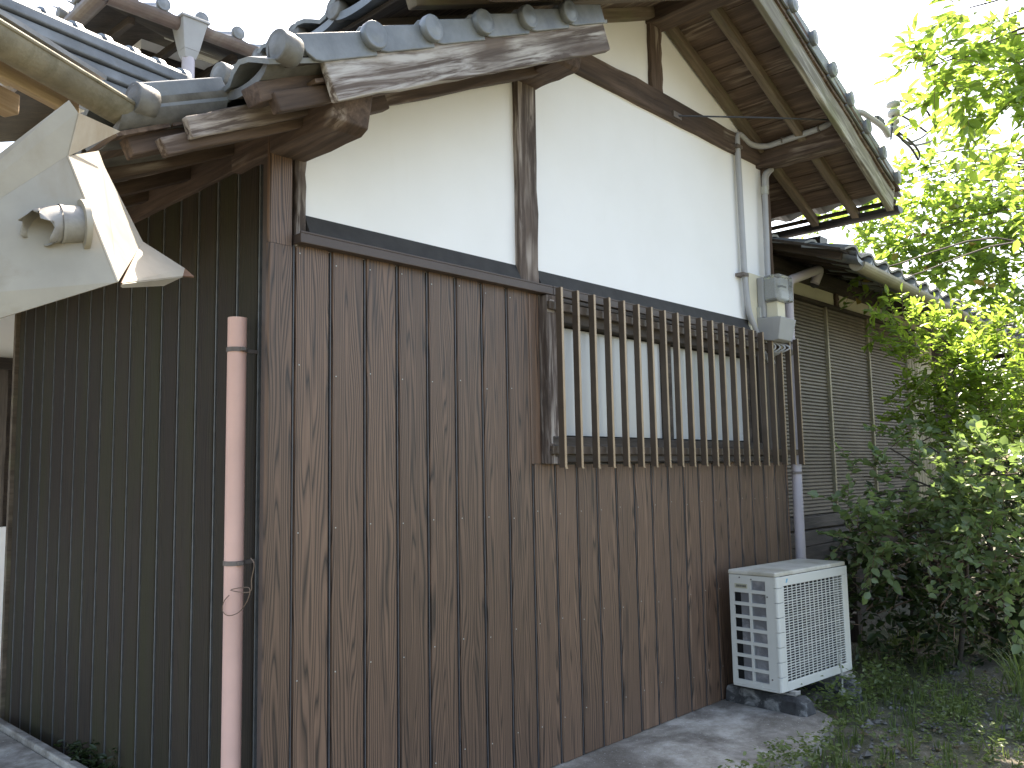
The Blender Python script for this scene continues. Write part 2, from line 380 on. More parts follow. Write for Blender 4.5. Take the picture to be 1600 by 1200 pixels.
# timber frame
beam('post', (.086, .03, 2.44), (.086, .03, 2.86), .10, .052, 'wood_pale', house, up=(1, 0, 0))
beam('post', (1.477, .02, 2.452), (1.477, .02, 3.60), .11, .152, 'wood_pale', house, up=(1, 0, 0))
beam('post', (1.477, .02, 3.60), (1.477, .02, 3.96), .10, .15, 'wood_brown', house, up=(1, 0, 0))
beam('post', (4.245, .02, 2.44), (4.245, .02, 3.82), .12, .07, 'wood_brown', house, up=(1, 0, 0))
beam('strut', (2.775, .03, 3.955), (2.775, .03, 4.44), .12, .135, 'wood_brown', house, up=(1, 0, 0))
beam('tie_beam', (1.55, .025, 3.895), (4.24, .025, 3.895), .13, .155, 'wood_brown', house, rough=.006, seg=14)
beam('purlin', (.025, .3, 2.905), (.025, -.495, 2.905), .17, .20, 'wood_brown', house, rounded=.05)
beam('purlin', (1.48, .1, 3.655), (1.48, -.37, 3.655), .17, .13, 'wood_brown', house, rounded=.035)
beam('purlin', (2.785, .1, 4.49), (2.785, -.70, 4.49), .17, .15, 'wood_brown', house)
beam('purlin', (4.215, .1, 3.885), (4.215, -.70, 3.885), .15, .165, 'wood_brown', house)
beam('wall_plate', (.04, .32, 2.91), (.04, 3.4, 2.91), .15, .18, 'wood_brown', house)
# dark band and metal trim over the siding
for (a, b_) in ((.113, 1.40), (1.555, 3.93)):
    mb = MB(); mb.hexa([(a, -.05, 2.487), (b_, -.05, 2.487), (b_, .0, 2.487), (a, .0, 2.487), (a, -.046, 2.497), (b_, -.046, 2.497), (b_, -.003, 2.585), (a, -.003, 2.585)]); mb.build('flashing', 'band_dark', house)
for (a, b_) in ((.058, 1.628), (1.632, 3.95)):
    mb = MB(); mb.box(a, b_, -.062, .0, 2.449, 2.489); mb.box(a, b_, -.062, -.052, 2.489, 2.499); mb.build('trim_strip', 'trim_brown', house, bevel=.003)
# siding: one object per board, seams recessed between them
BW = .179213; G0 = .0581
board_cache = {}
def board(name, mat, w, z0, z1, mw):
    key = (mat, round(w, 3), round(z1-z0, 3))
    if key not in board_cache:
        h = z1-z0; mb = MB(); a = w/2; 
        mb.prism([(-a, 0.0), (-a+.004, -.013), (-a+.012, -.016), (a-.012, -.016), (a-.004, -.013), (a, 0.0)], 2, 0, h)
        me = bpy.data.meshes.new(name); me.from_pydata(mb.v, [], mb.f); me.materials.append(M[mat]); me.update(); board_cache[key] = me
    link(name, board_cache[key], house, mw=mw)
mb = MB(); mb.box(.0, 1.565, .0, .1, -.03, 2.448); mb.box(1.566, 4.40, .0, .1, -.03, 1.545); mb.box(4.02, 4.40, .0, .1, 1.546, 2.445); mb.build('siding_backing', 'seam_metal', house)
rib = MB(); nails = MB()
for i in range(25):
    x0 = G0 + BW*i; x1 = min(x0+BW, 4.40)
    zt = 2.447 if x0 < 1.5 else 1.535
    wdt = BW-.015 if x1-x0 > .15 else x1-x0-.015
    if x0 < 1.5 < x1 and x1 > 1.58: zt = 1.535
    if wdt > .02: board('siding_board', 'siding_brown', wdt, -.0, zt, Matrix.Translation(((x0+x1)/2, 0, .006+random.uniform(-.004, .004))))
    rib.box(x0-.0025, x0+.0025, -.012, -.001, .0, zt-.001)
    for zz in (.22, .72, 1.28, 1.93, 2.4):
        if zz < zt: 
            zz += random.uniform(-.02, .02); nails.box(x0+.022, x0+.027, -.0185, -.0163, zz, zz+.005)
rib.build('seam_rib', 'seam_metal', house)
tag(nails.build('siding_nails', 'ceramic', house), kind='stuff')
board('siding_board', 'siding_brown', .085, 1.545, 2.447, Matrix.Translation((1.522, 0, 1.545)))
# left wall (plane x = 0)
mb = MB(); mb.box(.001, .1, .02, 3.13, -.1, 2.90); mb.build('siding_backing', 'seam_metal', house)
rib = MB()
for i in range(-1, 16):
    y0 = .315 + BW*i; y1 = min(y0+BW, 3.12)
    if y1-y0 > .04: board('siding_board', 'siding_mossy_shaded', (y1-y0)-.024, -.05, 2.90, Matrix.Translation((0, (y0+y1)/2, -.05)) @ Matrix.Rotation(-math.pi/2, 4, 'Z'))
    rib.box(-.014, 0, y0-.0045, y0+.0045, -.05, 2.88)
rib.build('seam_rib', 'seam_pale', house)
mb = MB(); mb.box(-.03, .1, 3.131, 3.17, -.1, 2.9); mb.build('end_trim', 'wood_rafter', house)
# corner cover: front board and return
mb = MB(); mb.prism([(-.062, .0), (-.062, -.014), (-.056, -.021), (.044, -.021), (.05, -.014), (.05, .0)], 2, 0.0, 2.43); mb.build('corner_board', 'siding_brown', house, loc=(0, 0, .005))
mb = MB(); mb.prism([(-.060, .0), (-.060, -.012), (-.054, -.019), (.042, -.019), (.048, -.012), (.048, .0)], 2, 0.0, .55); mb.build('corner_board', 'siding_brown', house, loc=(0, 0, 2.437))
mb = MB(); mb.box(-.046, -.002, .001, .055, 0, 2.95); mb.build('corner_return', 'trim_brown', house)
mb = MB(); mb.box(-.034, -.002, .056, .075, 0, 2.95); mb.build('corner_flashing', 'seam_metal', house)

# ---- window
win = MB(); win.box(1.66, 4.0, .055, .075, 1.69, 2.33); win = win.build('window', 'black', house)
for x0, x1, y in ((1.70, 2.80, .030), (2.82, 3.86, .045)):
    mb = MB(); mb.box(x0, x1, y, y+.006, 1.70, 2.30); mb.build('pane', 'frosted_glass', win)
for x0, x1, y0 in ((1.66, 1.70, .02), (2.765, 2.875, .012), (3.86, 3.93, .02)):
    mb = MB(); mb.box(x0, x1, y0, .055, 1.69, 2.31); mb.build('sash_stile', 'wood_window', win, bevel=.003)
beam('window_header', (1.60, .0, 2.365), (4.02, .0, 2.365), .09, .11, 'wood_window', win)
beam('window_header', (1.60, -.02, 2.432), (4.02, -.02, 2.432), .07, .028, 'wood_window', win)
beam('window_sill', (1.60, -.012, 1.64), (4.02, -.012, 1.64), .11, .09, 'wood_window', win)
beam('window_sill', (1.60, -.035, 1.572), (4.02, -.035, 1.572), .06, .045, 'wood_window', win)
beam('window_jamb', (1.612, -.01, 1.545), (1.612, -.01, 2.447), .11, .092, 'wood_pale', win, up=(1, 0, 0))
beam('window_jamb', (3.97, -.01, 1.55), (3.97, -.01, 2.44), .09, .09, 'wood_window', win, up=(1, 0, 0))
for i in range(4): beam('wall_board', (4.055+.096*i, -.008, 1.55), (4.055+.096*i, -.008, 2.44), .012, .088, 'wood_window', house, up=(1, 0, 0), bevel=.002, rough=.001)

# ---- lean-to roof
for i in range(12):
    s0 = -.74 + .19*i; s1 = s0+.184
    ya = -.50 if s0 > -.34 else -.20
    beam('sheathing_board', ((s0+s1)/2, ya, zg((s0+s1)/2)+.008), ((s0+s1)/2, 4.5, zg((s0+s1)/2)+.008), .2, .014, 'wood_soffit', house, up=(-SG, 0, 1), bevel=0, rough=.001, seg=2)
for y in (-.44, -.14, .30, .75, 1.2, 1.65, 2.1, 2.55, 3.0, 3.5, 4.0):
    xa = -.30 if y < -.3 else -.68
    beam('rafter', (1.5, y, zg(1.5)-.036), (xa, y, zg(xa)-.036), .06, .068, 'wood_brown', house, up=(-SG, 0, 1))
beam('verge_rafter', (.36, -.225, zg(.36)-.075), (-.60, -.225, zg(-.60)-.075), .05, .06, 'wood_brown', house, up=(-SG, 0, 1))
beam('bargeboard', (.05, -.27, zg(.05)-.03), (-.53, -.27, zg(-.53)-.03), .035, .075, 'wood_pale', house, up=(-SG, 0, 1))
beam('bargeboard', (1.53, -.52, zg(1.53)-.005), (-.13, -.52, zg(-.13)-.005), .035, .155, 'wood_barge', house, up=(-SG, 0, 1), rough=.005, seg=16)
beam('verge_batten', (1.50, -.513, zg(1.50)+.083), (-.30, -.513, zg(-.30)+.083), .03, .03, 'wood_dark', house, up=(-SG, 0, 1))
beam('bracket', (-.02, -.40, zg(-.02)+.015), (-.36, -.40, zg(-.36)+.015), .10, .07, 'wood_brown', house, up=(-SG, 0, 1))

def tile_field(name, origin, along, up_slope, normal, n_along, n_up, pa, pu, parent):
    """sheet of pantiles: wave across, a step at each course; one mesh"""
    mb = MB(); ow, al, us, nm = map(Vector, (origin, along, up_slope, normal)); K = 6; vs = []; fs = []
    prof = [0, .022, .042, .05, .034, .006]
    for c in range(n_up):
        for e in (0, 1):
            for i in range(n_along*K+1):
                h = prof[i % K] + .028*(1-e)
                vs.append(ow + al*(i*pa/K) + us*((c+e*1.06)*pu) + nm*h)
    w = n_along*K+1
    for c in range(n_up):
        for i in range(w-1): fs.append((2*c*w+i, 2*c*w+i+1, (2*c+1)*w+i+1, (2*c+1)*w+i))
    for i in range(w-1):   # underside lip
        pass
    mb.add(vs, fs); o = mb.build(name, 'tile', parent, smooth=False)
    md = o.modifiers.new('solid', 'SOLIDIFY'); md.thickness = .018; md.offset = -1
    return tag(o, kind='stuff')
ang = math.atan(SG); nmG = Vector((-SG, 0, 1)).normalized()
tile_field('roof_tiles', (-.74, -.21, zg(-.74)+.055), (0, 1, 0), Vector((1, 0, SG)).normalized(), nmG, 15, 1, .31, .42, house)
tile_field('roof_tiles', (-.36, -.53, zg(-.36)+.055), (0, 1, 0), Vector((1, 0, SG)).normalized(), nmG, 16, 7, .31, .300, house)

def disc_mesh(name, r, t, mat='tile'):
    """round tile end: slightly domed face with a rolled rim, axis along local -Y"""
    mb = MB(); n = 20; prof = [(0, -.010), (r*.55, -.008), (r*.82, -.003), (r*.93, -.006), (r, .0), (r, t*.6), (r*.9, t), (0, t)]
    vs = []; fs = []
    for (rr, y) in prof:
        for j in range(n):
            a = 2*math.pi*j/n; vs.append((rr*math.cos(a), y, rr*math.sin(a)))
    for i in range(len(prof)-1):
        for j in range(n): fs.append((i*n+j, i*n+(j+1) % n, (i+1)*n+(j+1) % n, (i+1)*n+j))
    mb.add(vs, fs); me = bpy.data.meshes.new(name); me.from_pydata(mb.v, [], mb.f); me.materials.append(M[mat])
    me.polygons.foreach_set('use_smooth', [True]*len(me.polygons)); me.update(); return me
DISC = disc_mesh('tile_disc', .054, .035)
def verge_mesh(name, L, slope_sign):
    """apron tile hanging over a verge: face in the local XZ plane at y=0, roll on top going back"""
    mb = MB(); h = .088
    # apron plate, lower end cut in a curve
    poly = [(0.03, -h*.55), (.0, -h*.25), (-.018, .02), (-.02, h*.52), (L*.98, h*.52), (L, -h*.52), (.06, -h*.62)]
    poly = poly[::-1]
    mb.prism([(slope_sign*p[0], p[1]) for p in (poly if slope_sign < 0 else poly[::-1])], 1, 0, .016)
    # back roll of the tile
    mb.tube([(0, .05, .012), (slope_sign*L, .05, .012)], .048, 12)
    me = bpy.data.meshes.new(name); me.from_pydata(mb.v, [], mb.f); me.materials.append(M['tile']); me.update(); return me
VL = verge_mesh('verge_tile', .325, 1); VR = verge_mesh('verge_tile', .335, -1)
ang = math.atan(SG)
for i in range(6):
    x = 1.197 - .288*i; z = zg(x) + .128
    tilt = Matrix.Rotation(-(ang-.06), 4, 'Y')
    v = link('verge_tile', VL, house, bevel=.004, mw=Matrix.Translation((x, -.55, z)) @ tilt)
    if i < 5: link('tile_disc', DISC, v, mw=Matrix.Translation((x, -.572-random.uniform(0, .006), z+.004)) @ Matrix.Rotation(random.uniform(-.05, .05), 4, 'X') @ Matrix.Rotation(random.uniform(-.1, .1), 4, 'Z'))
# eave tiles: a round end and a drooping pan, the row along the left eave
def eave_mesh(name, pa, mat='tile_weathered', drop=.085):
    mb = MB(); K = 12
    ring = []
    for i in range(K+1):
        a = math.pi*i/K; y = pa*.5*(1-math.cos(a)); zc = .02 - drop*math.sin(a)**.8
        ring.append((y, zc))
    vs = []; fs = []
    for (y, zc) in ring: vs += [(-.012, y, zc-.032), (-.012, y, zc+.006), (.36, y, zc+.16), (.36, y, zc+.12)]
    for i in range(K):
        a = i*4; b_ = a+4
        fs += [(a, b_, b_+1, a+1), (a+1, b_+1, b_+2, a+2), (a+3, a, b_, b_+3)]
    mb.add([(x, -y, z) for (x, y, z) in vs], [f[::-1] for f in fs])
    me = bpy.data.meshes.new(name); me.from_pydata(mb.v, [], mb.f); me.materials.append(M[mat])
    me.polygons.foreach_set('use_smooth', [True]*len(me.polygons)); me.update(); me.set_sharp_from_angle(angle=.7); return me
EDISC = disc_mesh('tile_disc', .052, .06, 'tile_weathered')
EM = eave_mesh('eave_tile', .33)
rotL = Matrix.Rotation(-math.pi/2, 4, 'Z')       # local -Y -> world -X
def eave_tile(x, y, z, parent, mesh=EM, tilt=0.0):
    e = link('eave_tile', mesh, parent, mw=Matrix.Translation((x, y, z)))
    link('tile_disc', EDISC, e, mw=Matrix.Translation((x-.02, y, z+.03)) @ Matrix.Rotation(tilt, 4, 'Z') @ rotL); return e
# corner at the projecting verge, then the set-back lower verge, then the long left eave
e = eave_tile(-.345, -.17, 2.945, house, tilt=.1)
link('tile_disc', disc_mesh('tile_disc', .058, .075, 'tile_weathered'), e, mw=Matrix.Translation((-.345, -.535, 2.965)) @ Matrix.Rotation(.1, 4, 'Z') @ rotL)
for i, x in enumerate((-.66,)):
    v = link('verge_tile', VL, house, bevel=.004, mw=Matrix.Translation((x, -.225, zg(x)+.118)) @ Matrix.Rotation(-(ang-.06), 4, 'Y'))
    link('tile_disc', disc_mesh('tile_disc', .056, .07, 'tile_weathered'), v, mw=Matrix.Translation((x-.03, -.215, zg(x)+.105)) @ Matrix.Rotation(.1, 4, 'Z') @ rotL)
for i in range(14): eave_tile(-.72, .10+.33*i, zg(-.72)+.085, house)

# ---- main roof
def xr(s): return APX + s
for sgn, xe in ((1, 5.08), (-1, .40)):
    n = int(abs(xe-APX)/.195)
    for i in range(n):
        xa = APX + sgn*(.02+.195*i); xb = xa + sgn*.189; xm = (xa+xb)/2
        o = beam('sheathing_board', (xm, -.735, zs(xm)+.008), (xm, 5.2, zs(xm)+.008+random.uniform(-.002, .002)), .2055, .014, 'wood_soffit', house, up=(sgn*SL, 0, 1), bevel=0, rough=.0015, seg=2)
    for y in (-.045, -.38, -.66):
        xb = xe + sgn*random.uniform(-.06, .03)
        beam('rafter', (APX+sgn*.09, y, zs(APX+sgn*.09)-.036), (xb, y, zs(xb)-.036), .06, .07, 'wood_rafter', house, up=(sgn*SL, 0, 1), rough=.003)
    xb = xe - sgn*.1
    beam('bargeboard', (APX+sgn*.01, -.70, zs(APX)-.05), (xb, -.70, zs(xb)-.05), .04, .225, 'wood_grey' if sgn > 0 else 'wood_brown', house, up=(sgn*SL, 0, 1), rough=.004, seg=14)
    beam('verge_batten', (APX+sgn*.01, -.715, zs(APX)+.083), (xe, -.715, zs(xe)+.083), .06, .035, 'wood_brown', house, up=(sgn*SL, 0, 1))
    beam('fascia', (xe, -.70, zs(xe)+.0), (xe, 5.2, zs(xe)+.0), .05, .025, 'wood_dark', house)
    us = Vector((-sgn, 0, SL)).normalized(); nm = Vector((sgn*SL, 0, 1)).normalized()
    L = abs(xe-APX)/us.dot(Vector((-sgn, 0, 0))) + .08; nu = int(round(L/.315))
    o0 = Vector((xe+sgn*.07, -.73, zs(xe+sgn*.07)+.055))
    tile_field('roof_tiles', o0 if sgn < 0 else o0+Vector((0, 5.9, 0)), (0, -sgn, 0), us, nm, 19, nu, .31, L/nu, house)
for i in range(8):
    x = 2.98 + .287*i; z = zs(x)+.118
    v = link('verge_tile', VR, house, bevel=.004, mw=Matrix.Translation((x, -.745, z)) @ Matrix.Rotation(math.atan(SL)-.06, 4, 'Y'))
    link('tile_disc', DISC, v, mw=Matrix.Translation((x, -.768, z+.004)) @ Matrix.Rotation(random.uniform(-.1, .1), 4, 'Z'))
for i in range(8):
    x = 2.6 - .287*i; z = zs(x)+.118
    v = link('verge_tile', VL, house, bevel=.004, mw=Matrix.Translation((x, -.745, z)) @ Matrix.Rotation(-(math.atan(SL)-.06), 4, 'Y'))
    link('tile_disc', DISC, v, mw=Matrix.Translation((x, -.768, z+.004)))
EFLAT = eave_mesh('eave_tile', .33, 'tile', .035)
for i in range(17): eave_tile(.33, -.58+.33*i, zs(.33)+.075, house, EFLAT)
mb = MB(); mb.tube([(APX, -.78, APZ+.2), (APX, 5.2, APZ+.2)], .11, 14); mb.box(APX-.14, APX+.14, -.76, 5.2, APZ+.03, APZ+.16); mb.build('ridge_cap', 'tile', house)

# gutter of the main right eave with its outlet
gut = thing('rain_gutter', (5.17, 0, 3.4), 'dark gutter below the right eave of the gabled roof', 'gutter')
def half_gutter(mb, p0, p1, r, thick=.004, n=10, a0=math.pi, a1=2*math.pi):
    p0, p1 = Vector(p0), Vector(p1); t = (p1-p0).normalized(); s = t.cross(Vector((0, 0, 1))).normalized(); u = s.cross(t); vs = []
    for p in (p0, p1):
        for rr in (r, r-thick):
            for i in range(n+1):
                a = a0+(a1-a0)*i/n; vs.append(p + s*(rr*math.cos(a)) + u*(rr*math.sin(a)))
    k = n+1; fs = []
    for i in range(n):
        fs += [(i, i+1, 2*k+i+1, 2*k+i), (k+i+1, k+i, 3*k+i, 3*k+i+1), (i, k+i, k+i+1, i+1), (2*k+i, 2*k+i+1, 3*k+i+1, 3*k+i)]
    fs += [(0, 2*k, 3*k, k), (n, k+n, 3*k+n, 2*k+n)]
    mb.add(vs, fs)
    for q in (p0, p1): mb.add([q + s*(r*math.cos(a0+(a1-a0)*i/n)) + u*(r*math.sin(a0+(a1-a0)*i/n)) for i in range(k)], [tuple(range(k))])
mb = MB(); half_gutter(mb, (5.12, -.72, 3.545), (5.12, 4.0, 3.52), .058); mb.build('trough', 'gutter_dark', gut)
mb = MB()
mb.hexa([(5.09, -.06, 3.20), (5.19, -.06, 3.20), (5.19, .06, 3.20), (5.09, .06, 3.20), (5.07, -.08, 3.43), (5.22, -.08, 3.43), (5.22, .08, 3.43), (5.07, .08, 3.43)]); mb.build('outlet_box', 'gutter_dark', gut)
mb = MB(); mb.tube(fillet([(5.14, 0, 3.22), (5.14, 0, 3.10), (5.02, -.03, 3.02)], .05), .04); mb.build('elbow', 'gutter_dark', gut)
# ================================================================== WING WITH STORM SHUTTERS (right, beyond the gable)
wing = thing('house_wing', (7, .2, 0), 'low tiled wing with closed brown storm shutters behind the shrubs', 'house')
WY = .2
for x0, x1 in ((4.50, 5.685), (5.715, 6.645), (6.675, 7.70)):
    mb = MB(); nS = 62; z0, z1 = 1.10, 2.965; p = (z1-z0)/nS
    for i in range(nS):
        a = z0+p*i
        mb.add([(x0, WY+.004, a), (x1, WY+.004, a), (x1, WY-.010, a+p*.25), (x0, WY-.010, a+p*.25), (x0, WY-.010, a+p*.75), (x1, WY-.010, a+p*.75), (x1, WY+.004, a+p), (x0, WY+.004, a+p)], [(0, 1, 2, 3), (3, 2, 5, 4), (4, 5, 6, 7)])
    mb.build('shutter', 'shutter', wing)
for x in (5.70, 6.66, 7.715):
    mb = MB(); mb.box(x-.014, x+.014, WY-.035, WY+.01, 1.10, 2.965); mb.build('shutter_rail', 'shutter_rail', wing, bevel=.003)
for i in range(8):
    mb = MB(); x = 7.76+.09*i; mb.box(x, x+.075, WY-.03, WY, 1.05, 2.7); mb.build('wall_board', 'shutter_rail', wing, bevel=.004)
mb = MB(); mb.box(4.4, 9.4, WY+.012, WY+.10, 1.0, 3.35); mb.box(4.4, 9.4, .75, .85, -.06, 1.0); mb.box(9.4, 9.5, WY, 5, -.06, 3.35); mb.build('wall', 'wood_dark', wing)
mb = MB(); mb.box(4.4, 9.4, WY-.004, WY+.011, 2.972, 3.10); mb.build('plaster_strip', 'plaster_yellow', wing)
for x in (5.97, 7.35, 8.6): beam('post', (x, WY-.01, 2.972), (x, WY-.01, 3.10), .04, .07, 'wood_brown', wing, up=(1, 0, 0))
mb = MB(); mb.box(8.0, 8.5, WY-.034, WY-.004, 2.3, 2.97); mb.build('plaster_strip', 'plaster_yellow', wing)
beam('lintel', (4.4, WY-.02, 2.955), (9.4, WY-.02, 2.955), .06, .035, 'wood_dark', wing)
beam('eave_beam', (4.4, WY-.015, 3.16), (9.5, WY-.015, 3.16), .12, .12, 'wood_dark', wing)
beam('sill_rail', (4.42, WY-.03, 1.045), (7.75, WY-.03, 1.045), .08, .10, 'wood_window', wing)
beam('sill_board', (4.42, WY-.06, .925), (6.9, WY-.06, .925), .12, .11, 'wood_window', wing)
beam('sill_beam', (4.42, WY-.05, .805), (6.08, WY-.05, .805), .13, .125, 'wood_window', wing)
for x in (4.6, 6.0, 7.6): beam('floor_post', (x, WY, -.06), (x, WY, .86), .11, .11, 'wood_dark', wing, up=(1, 0, 0))
for i in range(17):
    x = 4.45+.31*i; beam('rafter', (x, .5, 3.40), (x, -.50, 3.065), .045, .055, 'wood_dark', wing)
mb = MB(); mb.hexa([(4.3, -.55, 3.075), (9.6, -.55, 3.03), (9.6, 4, 4.55), (4.3, 4, 4.60), (4.3, -.55, 3.095), (9.6, -.55, 3.05), (9.6, 4, 4.57), (4.3, 4, 4.62)]); mb.build('sheathing', 'wood_dark', wing)
us = Vector((0, 4.55, 1.52)).normalized()
tile_field('roof_tiles', (4.3, -.58, 3.065), (1, 0, -.03), us, Vector((0, -.317, .948)), 17, 14, .31, .32, wing)
rotF = Matrix.Identity(4)
EMF = eave_mesh('eave_tile', .30, 'tile', .06)
for i in range(17):
    x = 4.45+.31*i; z = 3.062-.033*(x-4.3)
    e = link('eave_tile', EMF, wing, mw=Matrix.Translation((x, -.60, z)) @ Matrix.Rotation(math.pi/2, 4, 'Z'))
wg = thing('rain_gutter', (7, -.6, 3), 'long tan gutter along the eave of the shuttered wing', 'gutter')
mb = MB(); half_gutter(mb, (4.55, -.57, 3.02), (9.45, -.57, 2.86), .062); mb.build('trough', 'gutter_tan', wg)
for x in (5.2, 6.1, 7.0, 7.9, 8.8):
    mb = MB(); z = 3.02-.0327*(x-4.55); mb.tube([(x, -.57, z-.066), (x, -.50, z-.05), (x, -.46, z+.07)], .006, 6); mb.build('gutter_hook', 'strap', wg)
mb = MB(); mb.tube(fillet([(9.40, -.57, 2.84), (9.40, -.57, 2.68), (9.30, .0, 2.45), (9.2, .16, 2.36), (9.2, .16, 0)], .09), .036); mb.build('downpipe', 'gutter_dark', wg)
mb = MB(); mb.tube(fillet([(9.44, -.57, 2.85), (9.50, -.40, 2.78), (9.50, .5, 2.72), (9.9, 1.2, 2.65)], .06), .03); mb.build('elbow', 'gutter_dark', wg)

# corner downpipe and the pale pipe that feeds it
dp = thing('downpipe', (4.46, -.05, 0), 'grey downpipe at the right corner of the gable wall behind the outdoor unit', 'downpipe')
a = at(1282, 420, 1, -.06); b_ = at(1236, 444, 1, -.06)
mb = MB(); mb.tube(fillet([(5.02, -.03, 3.02), tuple(a), (4.47, -.06, b_.z+.02), (4.462, -.055, 2.7), (4.455, -.05, 0.0)], .07), .038, 14); mb.build('pipe', 'pvc_lilac', dp, smooth='auto')
for z in (1.45, 2.45): mb = MB(); mb.tube([(4.458, -.05, z), (4.458, -.05, z+.02)], .043, 14); mb.box(4.40, 4.46, -.05, -.005, z+.004, z+.016); mb.build('pipe_clip', 'strap', dp)

# ================================================================== WINDOW LATTICE
lat = thing('window_lattice', (3.0, -.1, 1.5), 'screen of upright brown slats with tan edges over the frosted window', 'lattice')
sl = MB(); sl.box(-.0075, .0075, -.016, .020, 0, .955); sl.box(-.0085, .0075, -.020, -.016, 0, .955, 1); sl.box(-.004, .014, -.020, -.016, -.006, .0, 1)
me = None
for i in range(21):
    x = 1.612 + .1403*i
    if me is None:
        o = sl.build('slat', ['lattice_side', 'lattice_edge'], lat, loc=(x, -.118, 1.522)); me = o.data
    else:
        o = link('slat', me, lat, loc=(x+random.uniform(-.003, .003), -.118, 1.522+random.uniform(-.003, .003)))
for z in (1.615, 2.385):
    mb = MB(); mb.box(1.57, 4.44, -.086, -.066, z-.022, z+.022); mb.build('rail', 'lattice_side', lat, bevel=.003)
for z in (1.615, 2.385):
    for x in (1.60, 3.98):
        mb = MB(); mb.box(x-.028, x+.03, -.066, -.045, z-.035, z+.035); mb.build('bracket', 'wood_pale' if x < 2 else 'lattice_side', lat)
        mb = MB(); mb.tube([(x-.02, -.066, z), (x-.02, -.075, z)], .011, 8); mb.build('bolt', 'ink', lat)

# ================================================================== METER AND CONDUITS
mt = thing('electricity_meter', (4.05, 0, 2.6), 'grey electricity meter with clear cover on a cream board by the wall corner', 'meter')
mb = MB(); mb.box(3.86, 4.26, -.045, -.022, 2.46, 2.93); mb.build('backboard', 'meter_board', mt, bevel=.004)
mb = MB(); mb.box(3.97, 4.17, -.10, -.046, 2.60, 2.905); mb.build('base', 'meter_grey', mt, bevel=.01)
mb = MB(); mb.box(3.99, 4.15, -.185, -.10, 2.735, 2.89); mb.build('dial_box', 'meter_grey', mt, bevel=.006)
mb = MB(); mb.box(4.01, 4.13, -.188, -.1855, 2.80, 2.85); mb.build('dial_plate', 'ceramic', mt)
mb = MB(); mb.box(4.03, 4.11, -.1895, -.1882, 2.818, 2.834); mb.build('dial_digits', 'ink', mt)
mb = MB(); mb.box(3.965, 4.175, -.235, -.104, 2.715, 2.91); mb.build('cover', 'clear_cover', mt, bevel=.012)
mb = MB(); mb.box(4.0, 4.12, -.19, -.10, 2.60, 2.715); mb.build('terminal_block', 'meter_board', mt, bevel=.006)
mb = MB(); mb.box(3.955, 3.99, -.075, -.046, 2.60, 2.68); mb.build('breaker', 'ceramic', mt, bevel=.003)
mb = MB(); mb.hexa([(3.97, -.16, 2.42), (4.18, -.16, 2.42), (4.18, -.046, 2.44), (3.97, -.046, 2.44), (3.95, -.235, 2.59), (4.20, -.235, 2.59), (4.20, -.046, 2.60), (3.95, -.046, 2.60)]); mb.hexa([(3.97, -.20, 2.43), (4.18, -.20, 2.43), (4.18, -.16, 2.42), (3.97, -.16, 2.42), (3.95, -.235, 2.59), (4.20, -.235, 2.59), (4.20, -.16, 2.59), (3.95, -.16, 2.59)]); mb.build('cable_cover', 'meter_grey', mt, bevel=.006)
for k in range(4):
    mb = MB(); x = 4.03+.035*k; mb.tube(bez([(x, -.11, 2.43), (x+.02, -.13-.02*k, 2.38), (x-.01, -.08, 2.33), (x+.03, -.06, 2.28)]), .007, 6); mb.build('cable', 'pvc_grey', mt, smooth=True)
cd = thing('conduit', (3.78, -.04, 2.5), 'long grey conduit rising on the white wall and along the eave purlin', 'conduit')
P = [at(1196, 560, 1, -.05), at(1183, 522, 1, -.05), at(1170, 490, 1, -.05), at(1163, 432, 1, -.04), at(1152, 232, 1, -.04)]
x0 = P[-1].x
mb = MB(); mb.tube(fillet(P[:3]+[Vector((x0+.02, -.04, 2.9)), Vector((x0, -.04, 3.99)), Vector((3.98, -.045, 3.93)), Vector((4.105, -.10, 3.93)), Vector((4.105, -.55, 3.95)), Vector((4.30, -.74, 4.09)), Vector((4.62, -.80, 4.03)), Vector((4.78, -.78, 4.0)), Vector((4.80, -.75, 4.10))], .085, 6), .0215, 12)
mb.build('pipe', 'pvc_grey', cd, smooth='auto')
for z in (2.90, 3.86): mb = MB(); mb.box(x0-.045, x0+.035, -.066, .0, z-.012, z+.012); mb.build('pipe_clip', 'strap', cd)
for y in (-.24, -.52): mb = MB(); mb.tube([(4.105, y, 3.935-.03*y), (4.105, y-.012, 3.935-.03*y)], .027, 10); mb.build('pipe_clip', 'strap', cd)
cd2 = thing('conduit', (4.2, -.05, 2.9), 'short grey conduit between the meter and the eave purlin', 'conduit')
mb = MB(); mb.tube(fillet([(4.13, -.06, 2.90), (4.15, -.06, 3.62), (4.16, -.06, 3.75), (4.26, -.07, 3.80)], .09), .0215, 12); mb.build('pipe', 'pvc_grey', cd2, smooth='auto')
mb = MB(); mb.tube([(4.15, -.06, 3.58), (4.15, -.06, 3.64)], .028, 12); mb.build('coupling', 'ceramic', cd2)
mb = MB(); mb.tube(bez([(4.17, -.075, 3.62), (4.18, -.075, 3.72), (4.26, -.08, 3.795)]), .009, 8); mb.build('cable', 'pvc_grey', cd2)

